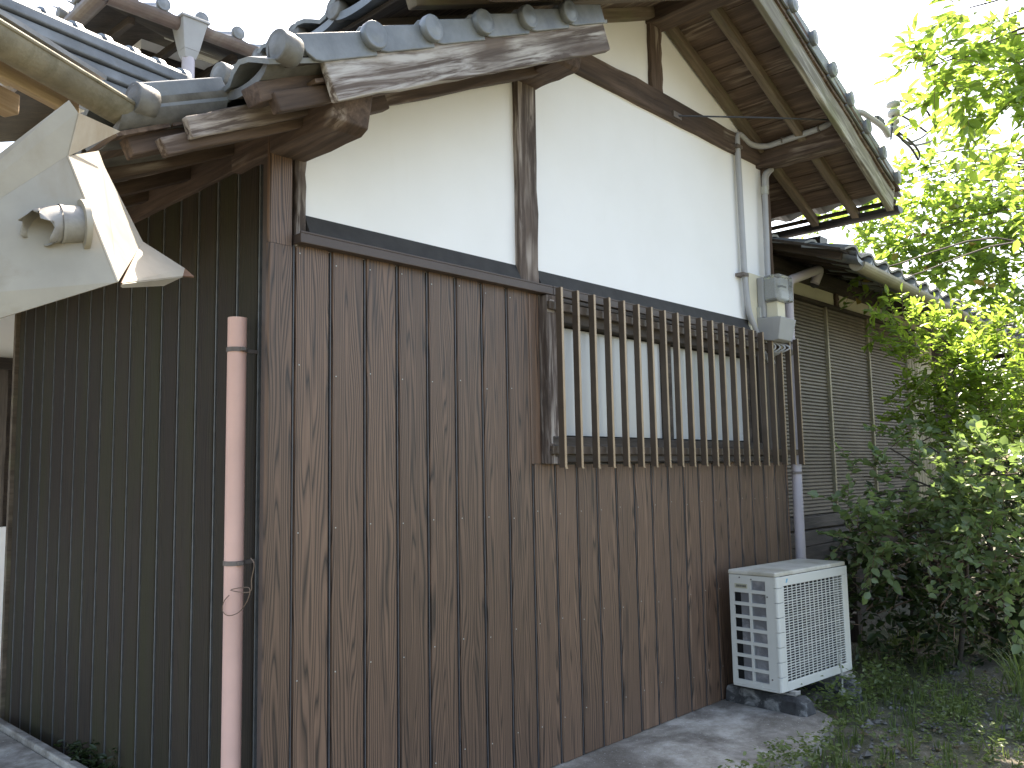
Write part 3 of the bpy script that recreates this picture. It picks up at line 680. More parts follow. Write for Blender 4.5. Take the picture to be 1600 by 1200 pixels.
# service drop: stay wire, insulators and fanned wires
sd = thing('service_insulators', (4.8, -.75, 4.0), 'ceramic insulators and service wires bracketed at the right verge', 'insulator')
IX, IY = 4.80, -.75
def lathe(prof, c, n=14):
    mb = MB(); vs = []; fs = []
    for (r, z) in prof:
        for j in range(n): vs.append((c[0]+r*math.cos(2*math.pi*j/n), c[1]+r*math.sin(2*math.pi*j/n), c[2]+z))
    for i in range(len(prof)-1):
        for j in range(n): fs.append((i*n+j, i*n+(j+1) % n, (i+1)*n+(j+1) % n, (i+1)*n+j))
    fs += [tuple(range(n))[::-1], tuple((len(prof)-1)*n+j for j in range(n))]
    mb.add(vs, fs); return mb
ib = at(1392, 218, 1, IY); it = at(1397, 160, 1, IY)
mb = MB(); mb.tube([tuple(ib), tuple(it)], .008, 8); mb.build('bracket_rod', 'wire', sd)
for (px, py, s) in ((1396, 170, 1.5), (1396, 196, 1.3)):
    c = at(px, py, 1, IY); lathe([(.012*s, -.045*s), (.03*s, -.04*s), (.034*s, -.015*s), (.02*s, -.006*s), (.02*s, .004*s), (.036*s, .012*s), (.036*s, .03*s), (.018*s, .042*s), (.010*s, .05*s)], c).build('insulator', 'ceramic', sd, smooth=True)
a = at(1375, 188, 1, IY); mb = MB(); mb.box(a.x-.06, a.x+.06, IY-.012, IY+.012, a.z-.022, a.z+.02); mb.box(a.x-.10, a.x+.10, IY-.006, IY+.006, a.z-.006, a.z+.006); mb.build('bracket', 'wire', sd)
mb = MB(); mb.tube([tuple(at(1060, 181, 1, -.05)), tuple(at(1200, 184, 1, -.42)), tuple(at(1345, 189, 1, IY))], .006, 6); mb.build('stay_wire', 'wire', sd)
mb = MB(); a = at(1060, 181, 1, -.05); mb.box(a.x-.06, a.x+.04, -.052, -.038, a.z-.02, a.z+.02); mb.build('stay_plate', 'strap', sd)
for k, pts in enumerate([[(1408, 158), (1430, 158), (1447, 172), (1455, 185)], [(1408, 180), (1428, 192), (1450, 208)], [(1400, 205), (1415, 222), (1440, 215), (1461, 196)], [(1400, 210), (1425, 226), (1445, 224), (1458, 219)], [(1403, 206), (1424, 222), (1436, 238), (1435, 250)], [(1410, 219), (1424, 232), (1435, 250)]]):
    mb = MB(); mb.tube(bez([tuple(at(px, py, 1, IY-.03-.02*k)) for px, py in pts]), .009, 6); mb.build('wire_tail', 'wire', sd, smooth=True)
for k, (p, e) in enumerate([((1405, 158), (1700, 5)), ((1408, 180), (1700, 20)), ((1400, 206), (1720, 10))]):
    s_ = at(*p, 1, IY); e_ = ray(*e, 24); mid = (s_+e_)/2 - Vector((0, 0, .25))
    mb = MB(); mb.tube(bez([tuple(s_), tuple(mid), tuple(e_)], 10), .0055, 6); mb.build('service_wire', 'wire', sd, smooth=True)

# ================================================================== OUTDOOR UNIT
AX, AY, AZ = 3.205, -.465, .10; AW, AD, AH = .89, .335, .752; arot = math.radians(-4.6)
ac = thing('outdoor_unit', (AX, AY, 0), 'cream air conditioner outdoor unit with front grille on two concrete blocks', 'air conditioner')
ac.rotation_euler = (0, 0, arot)
AM = Matrix.Translation((AX, AY, AZ)) @ Matrix.Rotation(arot, 4, 'Z')
def acp(mb, name, mat, parent=ac, bevel=0, smooth=False): return mb.build(name, mat, parent, bevel=bevel, mw=AM, smooth=smooth)
mb = MB(); mb.box(.0, AW, 0, AD, .025, .04); mb.box(.012, AW-.012, AD-.012, AD, .04, AH-.03); mb.box(AW-.012, AW, .0, AD-.012, .04, AH-.03); body = acp(mb, 'casing', 'ac_cream', bevel=.004)
mb = MB(); mb.box(-.004, AW+.004, -.003, AD+.004, AH-.028, AH); acp(mb, 'top_panel', 'ac_top', bevel=.008)
mb = MB(); mb.box(.02, AW-.02, .10, AD-.02, .045, AH-.035); acp(mb, 'inner_block', 'black')
# side panel: two columns of openings
mb = MB(); ycol = [(.072, .176), (.192, .302)]; zt = .115
rows = [(.07+.0805*i, .07+.0805*i+.060) for i in range(8)]
ya = [.096]; X0, X1 = 0.0, .012
mb.box(X0, X1, .012, .072, .04, AH-.029); mb.box(X0, X1, .176, .192, .04, AH-.029); mb.box(X0, X1, .302, AD-.001, .04, AH-.029)
for ci, (a, b_) in enumerate(ycol):
    prev = .04
    for i, (z0, z1) in enumerate(rows):
        if ci == 1 and i == 7: continue
        mb.box(X0, X1, a, b_, prev, z0); prev = z1
    mb.box(X0, X1, a, b_, prev, AH-.029)
side = acp(mb, 'side_panel', 'ac_cream')
mb = MB(); mb.box(.013, .02, .065, .258, .05, AH-.05); acp(mb, 'condenser_fins', 'ac_fin')
mb = MB(); mb.box(.020, .03, .258, .308, .05, AH-.05); acp(mb, 'gap_shadow', 'black')
mb = MB(); mb.box(-.0022, -.0003, .200, .292, .640, .668); st = acp(mb, 'sticker', 'sticker')
mb = MB()
for k in range(11): mb.box(-.003, -.0023,   .208+.0068*k, .208+.0068*k+random.choice((.003, .004)), .647, .661)
acp(mb, 'sticker_print', 'ink', st)
mb = MB(); mb.box(-.004, 0, .12, .24, .028, .058); acp(mb, 'hand_grip', 'ac_cream', bevel=.003)
# front: rounded corner column with joints, frame, grille bars, dark fan chamber and fan
mb = MB()
for k in range(8):
    z0 = .03+.0895*k+ .001; z1 = z0+.0865
    if k == 7: z1 = AH-.029
    mb.prism([(-.001, .012), (-.001, .0), (.003, -.009), (.012, -.014), (.062, -.014), (.062, .012)], 2, z0, z1)
acp(mb, 'corner_column', 'ac_cream', bevel=.002)
fx0, fx1, fz0, fz1 = .075, .815, .085, .665
mb = MB(); mb.box(.0625, AW, -.014, .0, .03, fz0); mb.box(.0625, AW, -.014, .0, fz1, AH-.029); mb.box(.0625, fx0, -.014, .0, fz0, fz1); mb.box(fx1, AW, -.014, .0, fz0, fz1); acp(mb, 'front_frame', 'ac_cream', bevel=.003)
mb = MB(); nb = 36; pz = (fz1-fz0)/nb
for i in range(1, nb):
    th = .0062 if i % 6 == 0 else .0045
    mb.box(fx0, fx1, -.012, -.006, fz0+pz*i-th/2, fz0+pz*i+th/2)
for i in range(1, 14):
    x = fx0+(fx1-fx0)*i/14; mb.box(x-.003, x+.003, -.0085, -.0035, fz0, fz1)
acp(mb, 'grille', 'ac_cream')
mb = MB(); mb.box(.02, AW-.02, .08, .095, .045, AH-.035); acp(mb, 'fan_chamber', 'black')
fan = MB(); cx, cz = .40, .38
for k in range(3):
    a0 = k*2*math.pi/3; vs = []
    for i in range(6):
        a = a0+i*.26; r = .25; vs += [(cx+.05*math.cos(a), .045+.006*i, cz+.05*math.sin(a)), (cx+r*math.cos(a), .03+.008*i, cz+r*math.sin(a))]
    fan.add(vs, [(2*i, 2*i+1, 2*i+3, 2*i+2) for i in range(5)])
fan.tube([(cx, .03, cz), (cx, .075, cz)], .055, 14); acp(fan, 'fan', 'gutter_dark')
mb = MB(); mb.prism([(.098, .684), (.106, .684), (.121, .708), (.108, .708)], 1, -.0152, -.0146); mb.prism([(.109, .684), (.1115, .684), (.124, .706), (.1225, .708)], 1, -.0152, -.0146); acp(mb, 'maker_mark', 'mark_blue')
for (y, z) in ((.06, .60), (.05, .10), (.17, .70), (.255, AH-.045)):
    mb = MB(); mb.tube([(-.003, y, z), (0, y, z)], .005, 8); acp(mb, 'screw', 'strap')
for x in (.12, .74):
    mb = MB(); mb.box(x-.03, x+.03, -.05, AD+.03, .0, .012); mb.box(x-.03, x+.03, -.05, -.044, -.0, .03); mb.box(x-.022, x+.022, -.045, .0, .012, .026); acp(mb, 'foot', 'metal_pipe', bevel=.003)
def block(name, x, label):
    mb = MB(); L0, L1 = -.135, AD+.10; pr = [(-.075, 0), (.075, 0), (.068, .075), (.05, .098), (-.05, .098), (-.068, .075)]
    vs = []; fs = []; K = 9; n = len(pr)
    for i in range(K+1):
        t = L0+(L1-L0)*i/K; sc = .80 if i in (0,) else 1
        for (a, z) in pr: vs.append((x+a*sc+random.uniform(-.005, .005), t+(.02 if z > .05 and i == 0 else 0)+random.uniform(-.004, .004), (z*sc if z > 0 else (-.07 if x > .5 else -.002))+random.uniform(-.004, .004)*(z > 0)))
    for i in range(K):
        for j in range(n): fs.append((i*n+j, i*n+(j+1) % n, (i+1)*n+(j+1) % n, (i+1)*n+j))
    fs += [tuple(range(n))[::-1], tuple(K*n+j for j in range(n))]; mb.add(vs, fs)
    o = mb.build(name, 'stone_block', bevel=.008, mw=Matrix.Translation((AX, AY, 0)) @ Matrix.Rotation(arot, 4, 'Z')); tag(o, label, 'block')
block('foundation_block', .12, 'dark concrete block under the near left end of the outdoor unit')
block('foundation_block', .74, 'dark concrete block under the far right end of the outdoor unit')
mb = MB(); mb.tube(bez([(AX+.62, AY-.11, .28), (AX+.63, AY-.12, .15), (AX+.62, AY-.12, .02)]), .006, 6); mb.box(AX+.605, AX+.635, AY-.135, AY-.105, .02, .05)
tag(mb.build('hanging_plug', 'ceramic'), 'thin pale cord with a plug hanging before the outdoor unit', 'cord')

# ================================================================== PINK PIPE
pk = thing('drain_pipe', (-.1, .13, 0), 'upright open-topped pink plastic pipe strapped near the wall corner', 'pipe')
pc = at(371, 497, 0, -.10); pr_ = .0375; px_, py_ = -.10, pc.y
mb = MB(); n = 24; vs = []; fs = []
for (r, z) in ((pr_, -.06), (pr_, pc.z), (pr_-.004, pc.z), (pr_-.004, pc.z-.4)):
    for j in range(n): vs.append((px_+r*math.cos(2*math.pi*j/n), py_+r*math.sin(2*math.pi*j/n), z))
for i in range(3):
    for j in range(n): fs.append((i*n+j, i*n+(j+1) % n, (i+1)*n+(j+1) % n, (i+1)*n+j))
mb.add(vs, fs); mb.build('pipe', 'pvc_pink', pk, smooth='auto')
for py in (547, 880):
    z = at(371, py, 0, -.10).z; mb = MB(); mb.tube([(px_, py_, z-.009), (px_, py_, z+.009)], pr_+.004, 24); mb.box(px_+.03, .0, py_-.006, py_+.006, z-.007, z+.007); mb.box(px_-.01, px_+.01, py_-pr_-.018, py_-pr_, z-.007, z+.007); mb.build('pipe_strap', 'strap', pk, smooth='auto')
zc = at(371, 880, 0, -.10).z
ww = [(392, 872), (397, 882), (393, 905), (390, 925), (360, 922), (388, 918), (388, 935), (375, 955), (358, 962), (348, 955), (350, 940), (358, 930)]
mb = MB(); mb.tube(bez([tuple(at(a, b_, 0, px_-.045)) for a, b_ in ww], 6), .0018, 5); mb.build('loose_wire', 'wire_rusty', pk, smooth=True)

# ================================================================== REAR WING (upper left)
rw = thing('rear_wing', (2.5, 3.9, 0), 'upper storey rear wing with brown gutter and tiled eaves at upper left', 'house')
RZ = 4.97
mb = MB(); mb.box(1.05, 5, 3.9, 4.0, 2.5, RZ+.2); mb.box(1.05, 1.15, 4.0, 7, 2.5, RZ+.2); mb.build('wall', 'plaster', rw)
mb = MB(); mb.box(1.04, 5, 3.87, 3.899, RZ-.25, RZ+.1); mb.build('eave_beam', 'wood_dark', rw)
for x in (1.09, 2.3, 3.6): beam('post', (x, 3.89, 2.6), (x, 3.89, RZ), .06, .12, 'wood_dark', rw, up=(1, 0, 0))
mb = MB(); mb.hexa([(.45, 3.2, RZ), (5, 3.2, RZ), (5, 7, RZ+1.5), (.45, 7, RZ), (.45, 3.2, RZ+.03), (5, 3.2, RZ+.03), (5, 7, RZ+1.53), (.45, 7, RZ+.03)]); mb.build('sheathing', 'wood_dark', rw)
for i in range(10): beam('rafter', (.7+.42*i, 3.24, RZ-.03), (.7+.42*i, 3.9, RZ+.0), .05, .06, 'wood_dark', rw)
for i in range(14):
    x = .58+.31*i
    e = link('eave_tile', EMF, rw, mw=Matrix.Translation((x, 3.15, RZ+.11)) @ Matrix.Rotation(math.pi/2, 4, 'Z')); link('tile_disc', DISC, e, mw=Matrix.Translation((x, 3.125, RZ+.13)))
for i in range(8):
    e = link('eave_tile', EM, rw, mw=Matrix.Translation((.40, 3.5+.33*i, RZ+.10))); link('tile_disc', EDISC, e, mw=Matrix.Translation((.38, 3.5+.33*i, RZ+.13)) @ rotL)
mb = MB()
for j in range(10):
    mb.add([(.42, 3.16+.35*j, RZ+.08+.1*j), (5, 3.16+.35*j, RZ+.08+.14*j), (5, 3.16+.36*(j+1), RZ+.05+.14*(j+1)), (.42+.3*j, 3.16+.36*(j+1), RZ+.05+.1*(j+1))], [(0, 1, 2, 3)])
mb.build('roof_tiles', 'tile', rw)
rg = thing('rain_gutter', (1.2, 3.15, RZ-.3), 'brown gutter round the corner of the rear wing at upper left', 'gutter')
mb = MB(); half_gutter(mb, (.47, 3.12, RZ+.03), (5, 3.12, RZ+.03), .07); mb.build('trough', 'gutter_brown', rg)
mb = MB(); half_gutter(mb, (.44, 3.10, RZ+.03), (.44, 6.5, RZ+.03), .07); mb.build('trough', 'gutter_brown', rg)
hx = at(297, 48, 1, 3.1).x
mb = MB(); mb.hexa([(hx-.06, 3.06, RZ-.19), (hx+.06, 3.06, RZ-.19), (hx+.06, 3.18, RZ-.19), (hx-.06, 3.18, RZ-.19), (hx-.10, 3.01, RZ+.03), (hx+.10, 3.01, RZ+.03), (hx+.10, 3.21, RZ+.03), (hx-.10, 3.21, RZ+.03)])
mb.box(hx-.115, hx+.115, 2.995, 3.22, RZ+.03, RZ+.05); mb.hexa([(hx-.045, 3.08, RZ-.25), (hx+.045, 3.08, RZ-.25), (hx+.045, 3.16, RZ-.25), (hx-.045, 3.16, RZ-.25), (hx-.06, 3.06, RZ-.19), (hx+.06, 3.06, RZ-.19), (hx+.06, 3.18, RZ-.19), (hx-.06, 3.18, RZ-.19)]); mb.build('rain_head', 'meter_grey', rg, bevel=.005)
mb = MB(); mb.tube([(hx, 3.12, RZ-.24), (hx, 3.12, 3.4)], .048, 16); mb.build('downpipe', 'pvc_lilac', rg, smooth='auto')

# pale rear building glimpsed past the left wall
nb_ = thing('rear_building', (-1, 5, 0), 'pale wall with a dark doorway glimpsed past the left end of the mossy siding', 'house')
mb = MB(); mb.box(-4, .6, 4.6, 4.8, 2.42, 3.6); mb.box(-4, .6, 4.6, 4.8, -.05, 1.15); mb.build('wall', 'plaster', nb_)
mb = MB(); mb.box(-4, .6, 4.66, 4.8, 1.15, 2.42); mb.build('door', 'wood_dark', nb_)
beam('lintel', (-4, 4.57, 2.44), (.6, 4.57, 2.44), .08, .09, 'wood_dark', nb_)
for i in range(6): beam('door_stile', (.33-.3*i, 4.63, 1.15), (.33-.3*i, 4.63, 2.4), .05, .07, 'wood_window', nb_, up=(1, 0, 0))

# ================================================================== SHED EAVE WITH METAL HOOD (left foreground)
shed = thing('shed', (-2.4, .6, 0), 'neighbouring shed roof with mossy gutter and bare timber eave at upper left', 'shed')
S0 = ray(0, 55, 2.41); S1 = ray(193, 168, 2.9); S1.z = S0.z; sd_ = (S1-S0).normalized(); back = Vector((-sd_.y, sd_.x, 0)); SE = S0 - sd_*2.6
mb = MB(); half_gutter(mb, tuple(SE), tuple(S1), .062, .006, 14); mb.build('gutter', 'gutter_mossy', shed, smooth='auto')
mb = MB(); mb.tube([tuple(SE-back*.0 + Vector((0, 0, .0)) + Vector((sd_.y, -sd_.x, 0))*.06), tuple(S1+Vector((sd_.y, -sd_.x, 0))*.06)], .008, 8); mb.build('gutter_lip', 'gutter_mossy', shed)
zu = S0.z + .03
def sp(a, b_, z): return tuple(S1 - sd_*a + back*b_ + Vector((0, 0, z)))
for b_, w, h, z in ((.10, .04, .09, -.02), (.34, .06, .07, -.0), (.62, .06, .07, .06), (.95, .06, .07, .12)):
    beam('eave_timber', sp(3.0, b_, z), sp(.10 + .05*b_, b_, z), w, h, 'wood_raw', shed, rough=.003)
for i in range(8): beam('soffit_board', sp(3.0, .10+.135*i, .06+.030*i), sp(.05, .10+.135*i, .06+.030*i), .13, .014, 'wood_raw', shed, bevel=0, rough=.001, seg=3)
mb = MB(); mb.hexa([sp(3.0, .02, .075), sp(.06, .02, .075), sp(.06, 1.15, .34), sp(3.0, 1.15, .34), sp(3.0, .02, .09), sp(.06, .02, .09), sp(.06, 1.15, .36), sp(3.0, 1.15, .36)]); mb.build('roof_slab', 'tile', shed)
# layered ridge with round caps
R0 = ray(-60, -20, 3.45); R1 = ray(268, 128, 4.25); R1.z = R0.z; rd = (R1-R0).normalized(); rb = Vector((-rd.y, rd.x, 0)); RL = (R1-R0).length
for k in range(5):
    o_ = -.028+.012*k; a = R0 - Vector((0, 0, .05+.055*k)); b_ = R1 - Vector((0, 0, .05+.055*k))
    beam('ridge_course', tuple(a-rd*.2), tuple(b_), .20-2*o_, .047, 'tile', shed, rough=.002)
for k in range(7):
    c = R0 + rd*(RL*(k+.5)/7); mb = MB(); ring = []
    for e, rr in ((-.12, .085), (.085, .085), (.085, .10), (.115, .10)):
        for j in range(9):
            t = math.pi*j/8; ring.append(c + rd*e + rb*(rr*math.cos(t)) + Vector((0, 0, rr*math.sin(t)*.8-.03)))
    fs = [(i*9+j, i*9+j+1, (i+1)*9+j+1, (i+1)*9+j) for i in range(3) for j in range(8)] + [tuple(27+j for j in range(9))]
    mb.add(ring, fs); mb.build('ridge_tile', 'tile', shed, smooth='auto')
pw = sp(2.9, .5, 0); mb = MB(); mb.box(pw[0]-.05, pw[0]+.05, pw[1]-.05, pw[1]+.05, -.06, pw[2]); mb.build('post', 'wood_raw', shed)
pw = sp(2.2, 2.2, 0); mb = MB(); mb.box(pw[0]-.05, pw[0]+.05, pw[1]-.05, pw[1]+.05, -.06, pw[2]+.2); mb.build('post', 'wood_raw', shed)

hood = thing('vent_hood', tuple(ray(100, 330, 2.3)), 'folded sheet metal vent hood hanging below the shed eave', 'vent hood')
V = dict(l1=ray(-260, 440, 2.02), a=ray(108, 157, 2.24), b=ray(122, 176, 2.25), c=ray(187, 205, 2.62), d=ray(105, 244, 2.24), e=ray(153, 236, 2.62), e2=ray(163, 262, 2.66),
         f=ray(222, 378, 2.70), g=ray(288, 420, 2.78), g3=ray(303, 433, 2.79), g2=ray(285, 432, 2.72), h=ray(183, 441, 2.22), h2=ray(190, 443, 2.25), l2=ray(-260, 478, 1.98), l3=ray(-260, 578, 1.98))
def sheet(name, polys, mat='metal_sheet', parent=hood, th=.005):
    mb = MB()
    for p in polys: mb.add([tuple(V[k]) if isinstance(k, str) else tuple(k) for k in p], [tuple(range(len(p)))])
    o = mb.build(name, mat, parent); md = o.modifiers.new('solid', 'SOLIDIFY'); md.thickness = th; md.offset = 0; return o
sheet('upper_panel', [('l1', 'a', 'b', 'd', 'l2')])
sheet('front_panel', [('l2', 'd', 'h', 'l3')])
sheet('end_panel', [('d', 'e', 'e2', 'f', 'h')])
sheet('top_flap', [('b', 'c', 'd')])
sheet('skirt', [('h2', 'f', 'g', 'g2'), ('h2', 'g2', ray(255, 446, 2.6), ray(190, 449, 2.27))])
sheet('skirt_tip', [('g', 'g3', 'g2')], 'rust')
mb = MB(); mb.tube([tuple(V['d']), tuple(V['h'])], .004, 6); mb.build('seam_fold', 'metal_sheet', hood)
mb = MB(); mb.tube([tuple(V['h2']), tuple(V['f'])], .0025, 6); mb.build('seam_rust', 'rust', hood)
nrm = (V['h']-V['d']).cross(V['l2']-V['d']).normalized()
if nrm.dot(Vector(CAM)-V['d']) < 0: nrm = -nrm
# pipe stub: find where the centre ray meets the front panel
dr = (ray(128, 352, 2)-ray(128, 352, 1)); t_ = (V['d']-ray(128, 352, 0)).dot(nrm)/dr.dot(nrm); c0 = Vector(CAM) + dr*t_
side_ = (ray(60, 366, 2.0)-ray(128, 352, 2.0)).normalized()
ax = (nrm*.55 + side_*.8).normalized()
vent = thing('vent_pipe', tuple(c0), 'short grey vent pipe with torn bent end on the metal hood', 'pipe')
mb = MB(); mb.tube([c0-ax*.01, c0+ax*.004], .066, 24); mb.build('flange', 'metal_sheet', vent, smooth='auto')
mb = MB(); mb.tube([c0, c0+ax*.045], .048, 24, caps=False); mb.tube([c0+ax*.045, c0+ax*.053], .050, 24, caps=False); mb.build('collar', 'metal_pipe', vent, smooth='auto')
# elbow bending down, mouth torn open
dn = Vector((0, 0, -1)); mb = MB(); vs = []; fs = []; n = 24; K = 8
toc = (Vector(CAM)-c0).normalized(); bend = (dn*.75 + toc*.5 + ax*.2).normalized()
for i in range(K+1):
    th = i/K*1.05; cpos = c0+ax*(.052+.048*math.sin(th)) + bend*(.048*(1-math.cos(th))); tdir = (ax*math.cos(th)+bend*math.sin(th)).normalized()
    w_ = ax.cross(bend).normalized(); u_ = w_.cross(tdir).normalized()
    for j in range(n):
        a = 2*math.pi*j/n; r = .047*(1+.03*math.sin(2*a)*(i/K)); vs.append(cpos + u_*(r*math.cos(a)) + w_*(r*math.sin(a)) + tdir*((.016*math.sin(5*a)+.012*math.sin(2*a+1)) if i == K else 0))
for i in range(K):
    for j in range(n): fs.append((i*n+j, i*n+(j+1) % n, (i+1)*n+(j+1) % n, (i+1)*n+j))
mb.add(vs, fs); o = mb.build('torn_elbow', 'metal_pipe', vent, smooth=True); md = o.modifiers.new('solid', 'SOLIDIFY'); md.thickness = .002
mb = MB(); mb.tube([c0+ax*.02, c0+ax*.055], .0435, 20); mb.build('inner_plug', 'rust', vent)
# ================================================================== VEGETATION
class Foliage:
    """many leaf-sized faces set along twigs; twigs and leaves end up as two meshes"""
    def __init__(s): s.LV = []; s.nl = 0; s.tw = MB()
    def leaf_block(s, P, D, Nn, L, W):
        n = len(P); D = D/np.linalg.norm(D, axis=1, keepdims=True); S = np.cross(D, Nn); S /= np.linalg.norm(S, axis=1, keepdims=True)+1e-9; U = np.cross(S, D)
        L = L[:, None]; Wd = W[:, None]
        base = P; a = P+D*L*.30; b_ = P+D*L*.70; t = P+D*L - U*L*.10
        v = np.stack([base, a+S*Wd*.5+U*Wd*.18, b_+S*Wd*.42+U*Wd*.12, t, b_-S*Wd*.42+U*Wd*.12, a-S*Wd*.5+U*Wd*.18], 1)
        s.LV.append(v.reshape(-1, 3)); s.nl += n
    def spray(s, c, R, ntw, tl, nlf, size, asp, up=.35, droop=.25, flat=1.0, out=None, twig=True, rad=.003):
        c = np.array(c, float)
        for _ in range(ntw):
            d = RNG.normal(size=3); d /= np.linalg.norm(d); p0 = c + d*R*RNG.uniform(.15, .95)**.7*np.array([1, 1, flat])
            dirv = d*.8 + RNG.normal(size=3)*.5 + np.array([0, 0, up]);
            if out is not None: dirv = dirv + np.array(out)
            dirv /= np.linalg.norm(dirv); tlen = tl*RNG.uniform(.6, 1.3)
            k = max(3, int(nlf*RNG.uniform(.7, 1.3))); tt = np.linspace(.12, 1, k)
            pts = p0 + dirv*(tt*tlen)[:, None] + np.array([0, 0, -1])*((tt**2)*droop*tlen)[:, None]
            if twig: s.tw.tube([tuple(p0), tuple(pts[k//2]), tuple(pts[-1])], rad, 3, caps=False, r_end=rad*.4)
            side = np.cross(dirv, [0, 0, 1]); side /= np.linalg.norm(side)+1e-9
            sg = np.where(np.arange(k) % 2 == 0, 1, -1)[:, None]
            ld = dirv*.7 + side*sg*.9 + RNG.normal(size=(k, 3))*.3 + np.array([0, 0, -.2])
            ld[-1] = dirv + RNG.normal(size=3)*.15
            nn = np.array([0, 0, 1.0]) + RNG.normal(size=(k, 3))*.55
            L = size*RNG.uniform(.6, 1.25, k); s.leaf_block(pts, ld, nn, L, L*asp*RNG.uniform(.85, 1.15, k))
    def finish(s, root, leafmat, name='crown', twigmat='twig'):
        if s.nl:
            V_ = np.concatenate(s.LV); n = s.nl; b_ = np.arange(n)[:, None]*6
            q = np.concatenate([b_+np.array([[0, 5, 4, 3]]), b_+np.array([[0, 3, 2, 1]])], 1).reshape(-1)
            me = bpy.data.meshes.new(name); me.vertices.add(len(V_)); me.vertices.foreach_set('co', V_.astype(np.float32).ravel())
            me.loops.add(len(q)); me.loops.foreach_set('vertex_index', q.astype(np.int32)); nf = len(q)//4
            me.polygons.add(nf); me.polygons.foreach_set('loop_start', np.arange(nf, dtype=np.int32)*4)
            me.materials.append(M[leafmat]); me.update(calc_edges=True); me.validate()
            o = link(name, me, root)
        if s.tw.v and root is not None: tag(s.tw.build('branches', twigmat, root), kind='stuff')
        return o
def grow(root, base, joints, r0, tips, mat='bark', name='trunk'):
    """tapered trunk through joints, limbs from the nearest joint to each tip"""
    mb = MB(); pts = bez([base]+joints, 6); mb.tube([tuple(p) for p in pts], r0, 10, r_end=r0*.35); mb.build(name, mat, root, smooth=True)
    lm = MB()
    for t in tips:
        t = Vector(t); j = min(pts[len(pts)//3:], key=lambda p: (p-t).length + abs(p.z-t.z)*.5); mid = j.lerp(t, .5) + Vector((random.uniform(-.1, .1), random.uniform(-.1, .1), .12*(t-j).length))
        L = (t-j).length; r = min(.018, .004+.005*L); lm.tube([tuple(p) for p in bez([j, mid, t], 5)], r, 6, r_end=.005)
    tag(lm.build('limbs', mat, root, smooth=True), kind='stuff')

# tall tree whose boughs hang in at the upper right
tr = thing('broadleaf_tree', (9.6, -3.6, -.06), 'tree with large yellow green leaves hanging in at the upper right', 'tree')
F = Foliage(); tips = []
for (px, py, D, R, n) in [(1515, 12, 6.3, .14, 6), (1570, 25, 6.4, .22, 9), (1610, 60, 6.6, .25, 9), (1475, 92, 6.2, .12, 7), (1515, 105, 6.4, .16, 9), (1565, 115, 6.5, .18, 9), (1450, 105, 6.1, .07, 3), (1610, 130, 6.5, .22, 9),
        (1500, 140, 6.4, .12, 5), (1555, 170, 6.6, .14, 6), (1600, 205, 6.7, .16, 6), (1530, 150, 6.9, .14, 4), (1585, 265, 7.0, .12, 3), (1610, 300, 7.0, .16, 5),
        (1670, 40, 6.4, .4, 12), (1690, 180, 6.7, .4, 12), (1600, -110, 6.6, .4, 10), (1800, 0, 7, .6, 14)]:
    c = ray(px, py, D); tips.append(tuple(c)); F.spray(c, R*1.1, int(n*1.4)+1, .34, 9, .12, .42, up=.1, droop=.35, out=(-.25, .1, 0))
grow(tr, (9.6, -3.6, -.06), [(9.3, -3.5, 1.6), (8.6, -3.2, 3.2), (7.6, -2.7, 4.4), (7.0, -2.4, 5.4)], .15, tips)
F.finish(tr, 'leaf_tree')
# second tree behind, over the roof of the wing
t2 = thing('broadleaf_tree', (13.2, -1.4, -.06), 'dense light green tree leaning over the roof of the shuttered wing', 'tree')
F = Foliage(); tips = []
cl = [(1330, 350, 9.6), (1352, 395, 9.2), (1385, 350, 9.4), (1410, 310, 9.3), (1445, 285, 9.0), (1480, 270, 9.0), (1400, 400, 9.0), (1440, 345, 9.0), (1480, 330, 8.8), (1520, 300, 8.8), (1560, 290, 8.7), (1440, 400, 8.8), (1490, 390, 8.6), (1530, 360, 8.6), (1580, 350, 8.4),
      (1600, 400, 8.4), (1550, 410, 8.3), (1500, 440, 8.4), (1450, 440, 8.6), (1400, 435, 8.8), (1580, 450, 8.2), (1540, 470, 8.2), (1600, 500, 8.0), (1370, 425, 9.0), (1310, 318, 9.8), (1330, 280, 10.2), (1290, 345, 10.5), (1270, 370, 11), (1600, 330, 8.6), (1640, 400, 8.4), (1660, 300, 8.6), (1680, 480, 8.2), (1720, 360, 8.4), (1550, 250, 9.0), (1430, 370, 8.4), (1560, 330, 8.0)]
for (px, py, D) in cl:
    D = D*1.4; c = ray(px, py, D); tips.append(tuple(c)); F.spray(c, .36 if px > 1340 else .22, 16 if px > 1340 else 9, .46, 9, .14, .55, up=.15, droop=.2)
for (px, py, D) in [(1345, 428, 7.6), (1378, 445, 7.4)]:
    c = ray(px, py, D); F.spray(c, .12, 4, .28, 8, .09, .6, up=-.1, droop=.3); tips.append(tuple(c))
grow(t2, (13.2, -1.4, -.06), [(13.2, -1.4, 2), (13.1, -1.3, 3.6), (12.9, -1.2, 4.8), (12.6, -1.0, 5.6)], .15, tips)
F.finish(t2, 'leaf_tree')
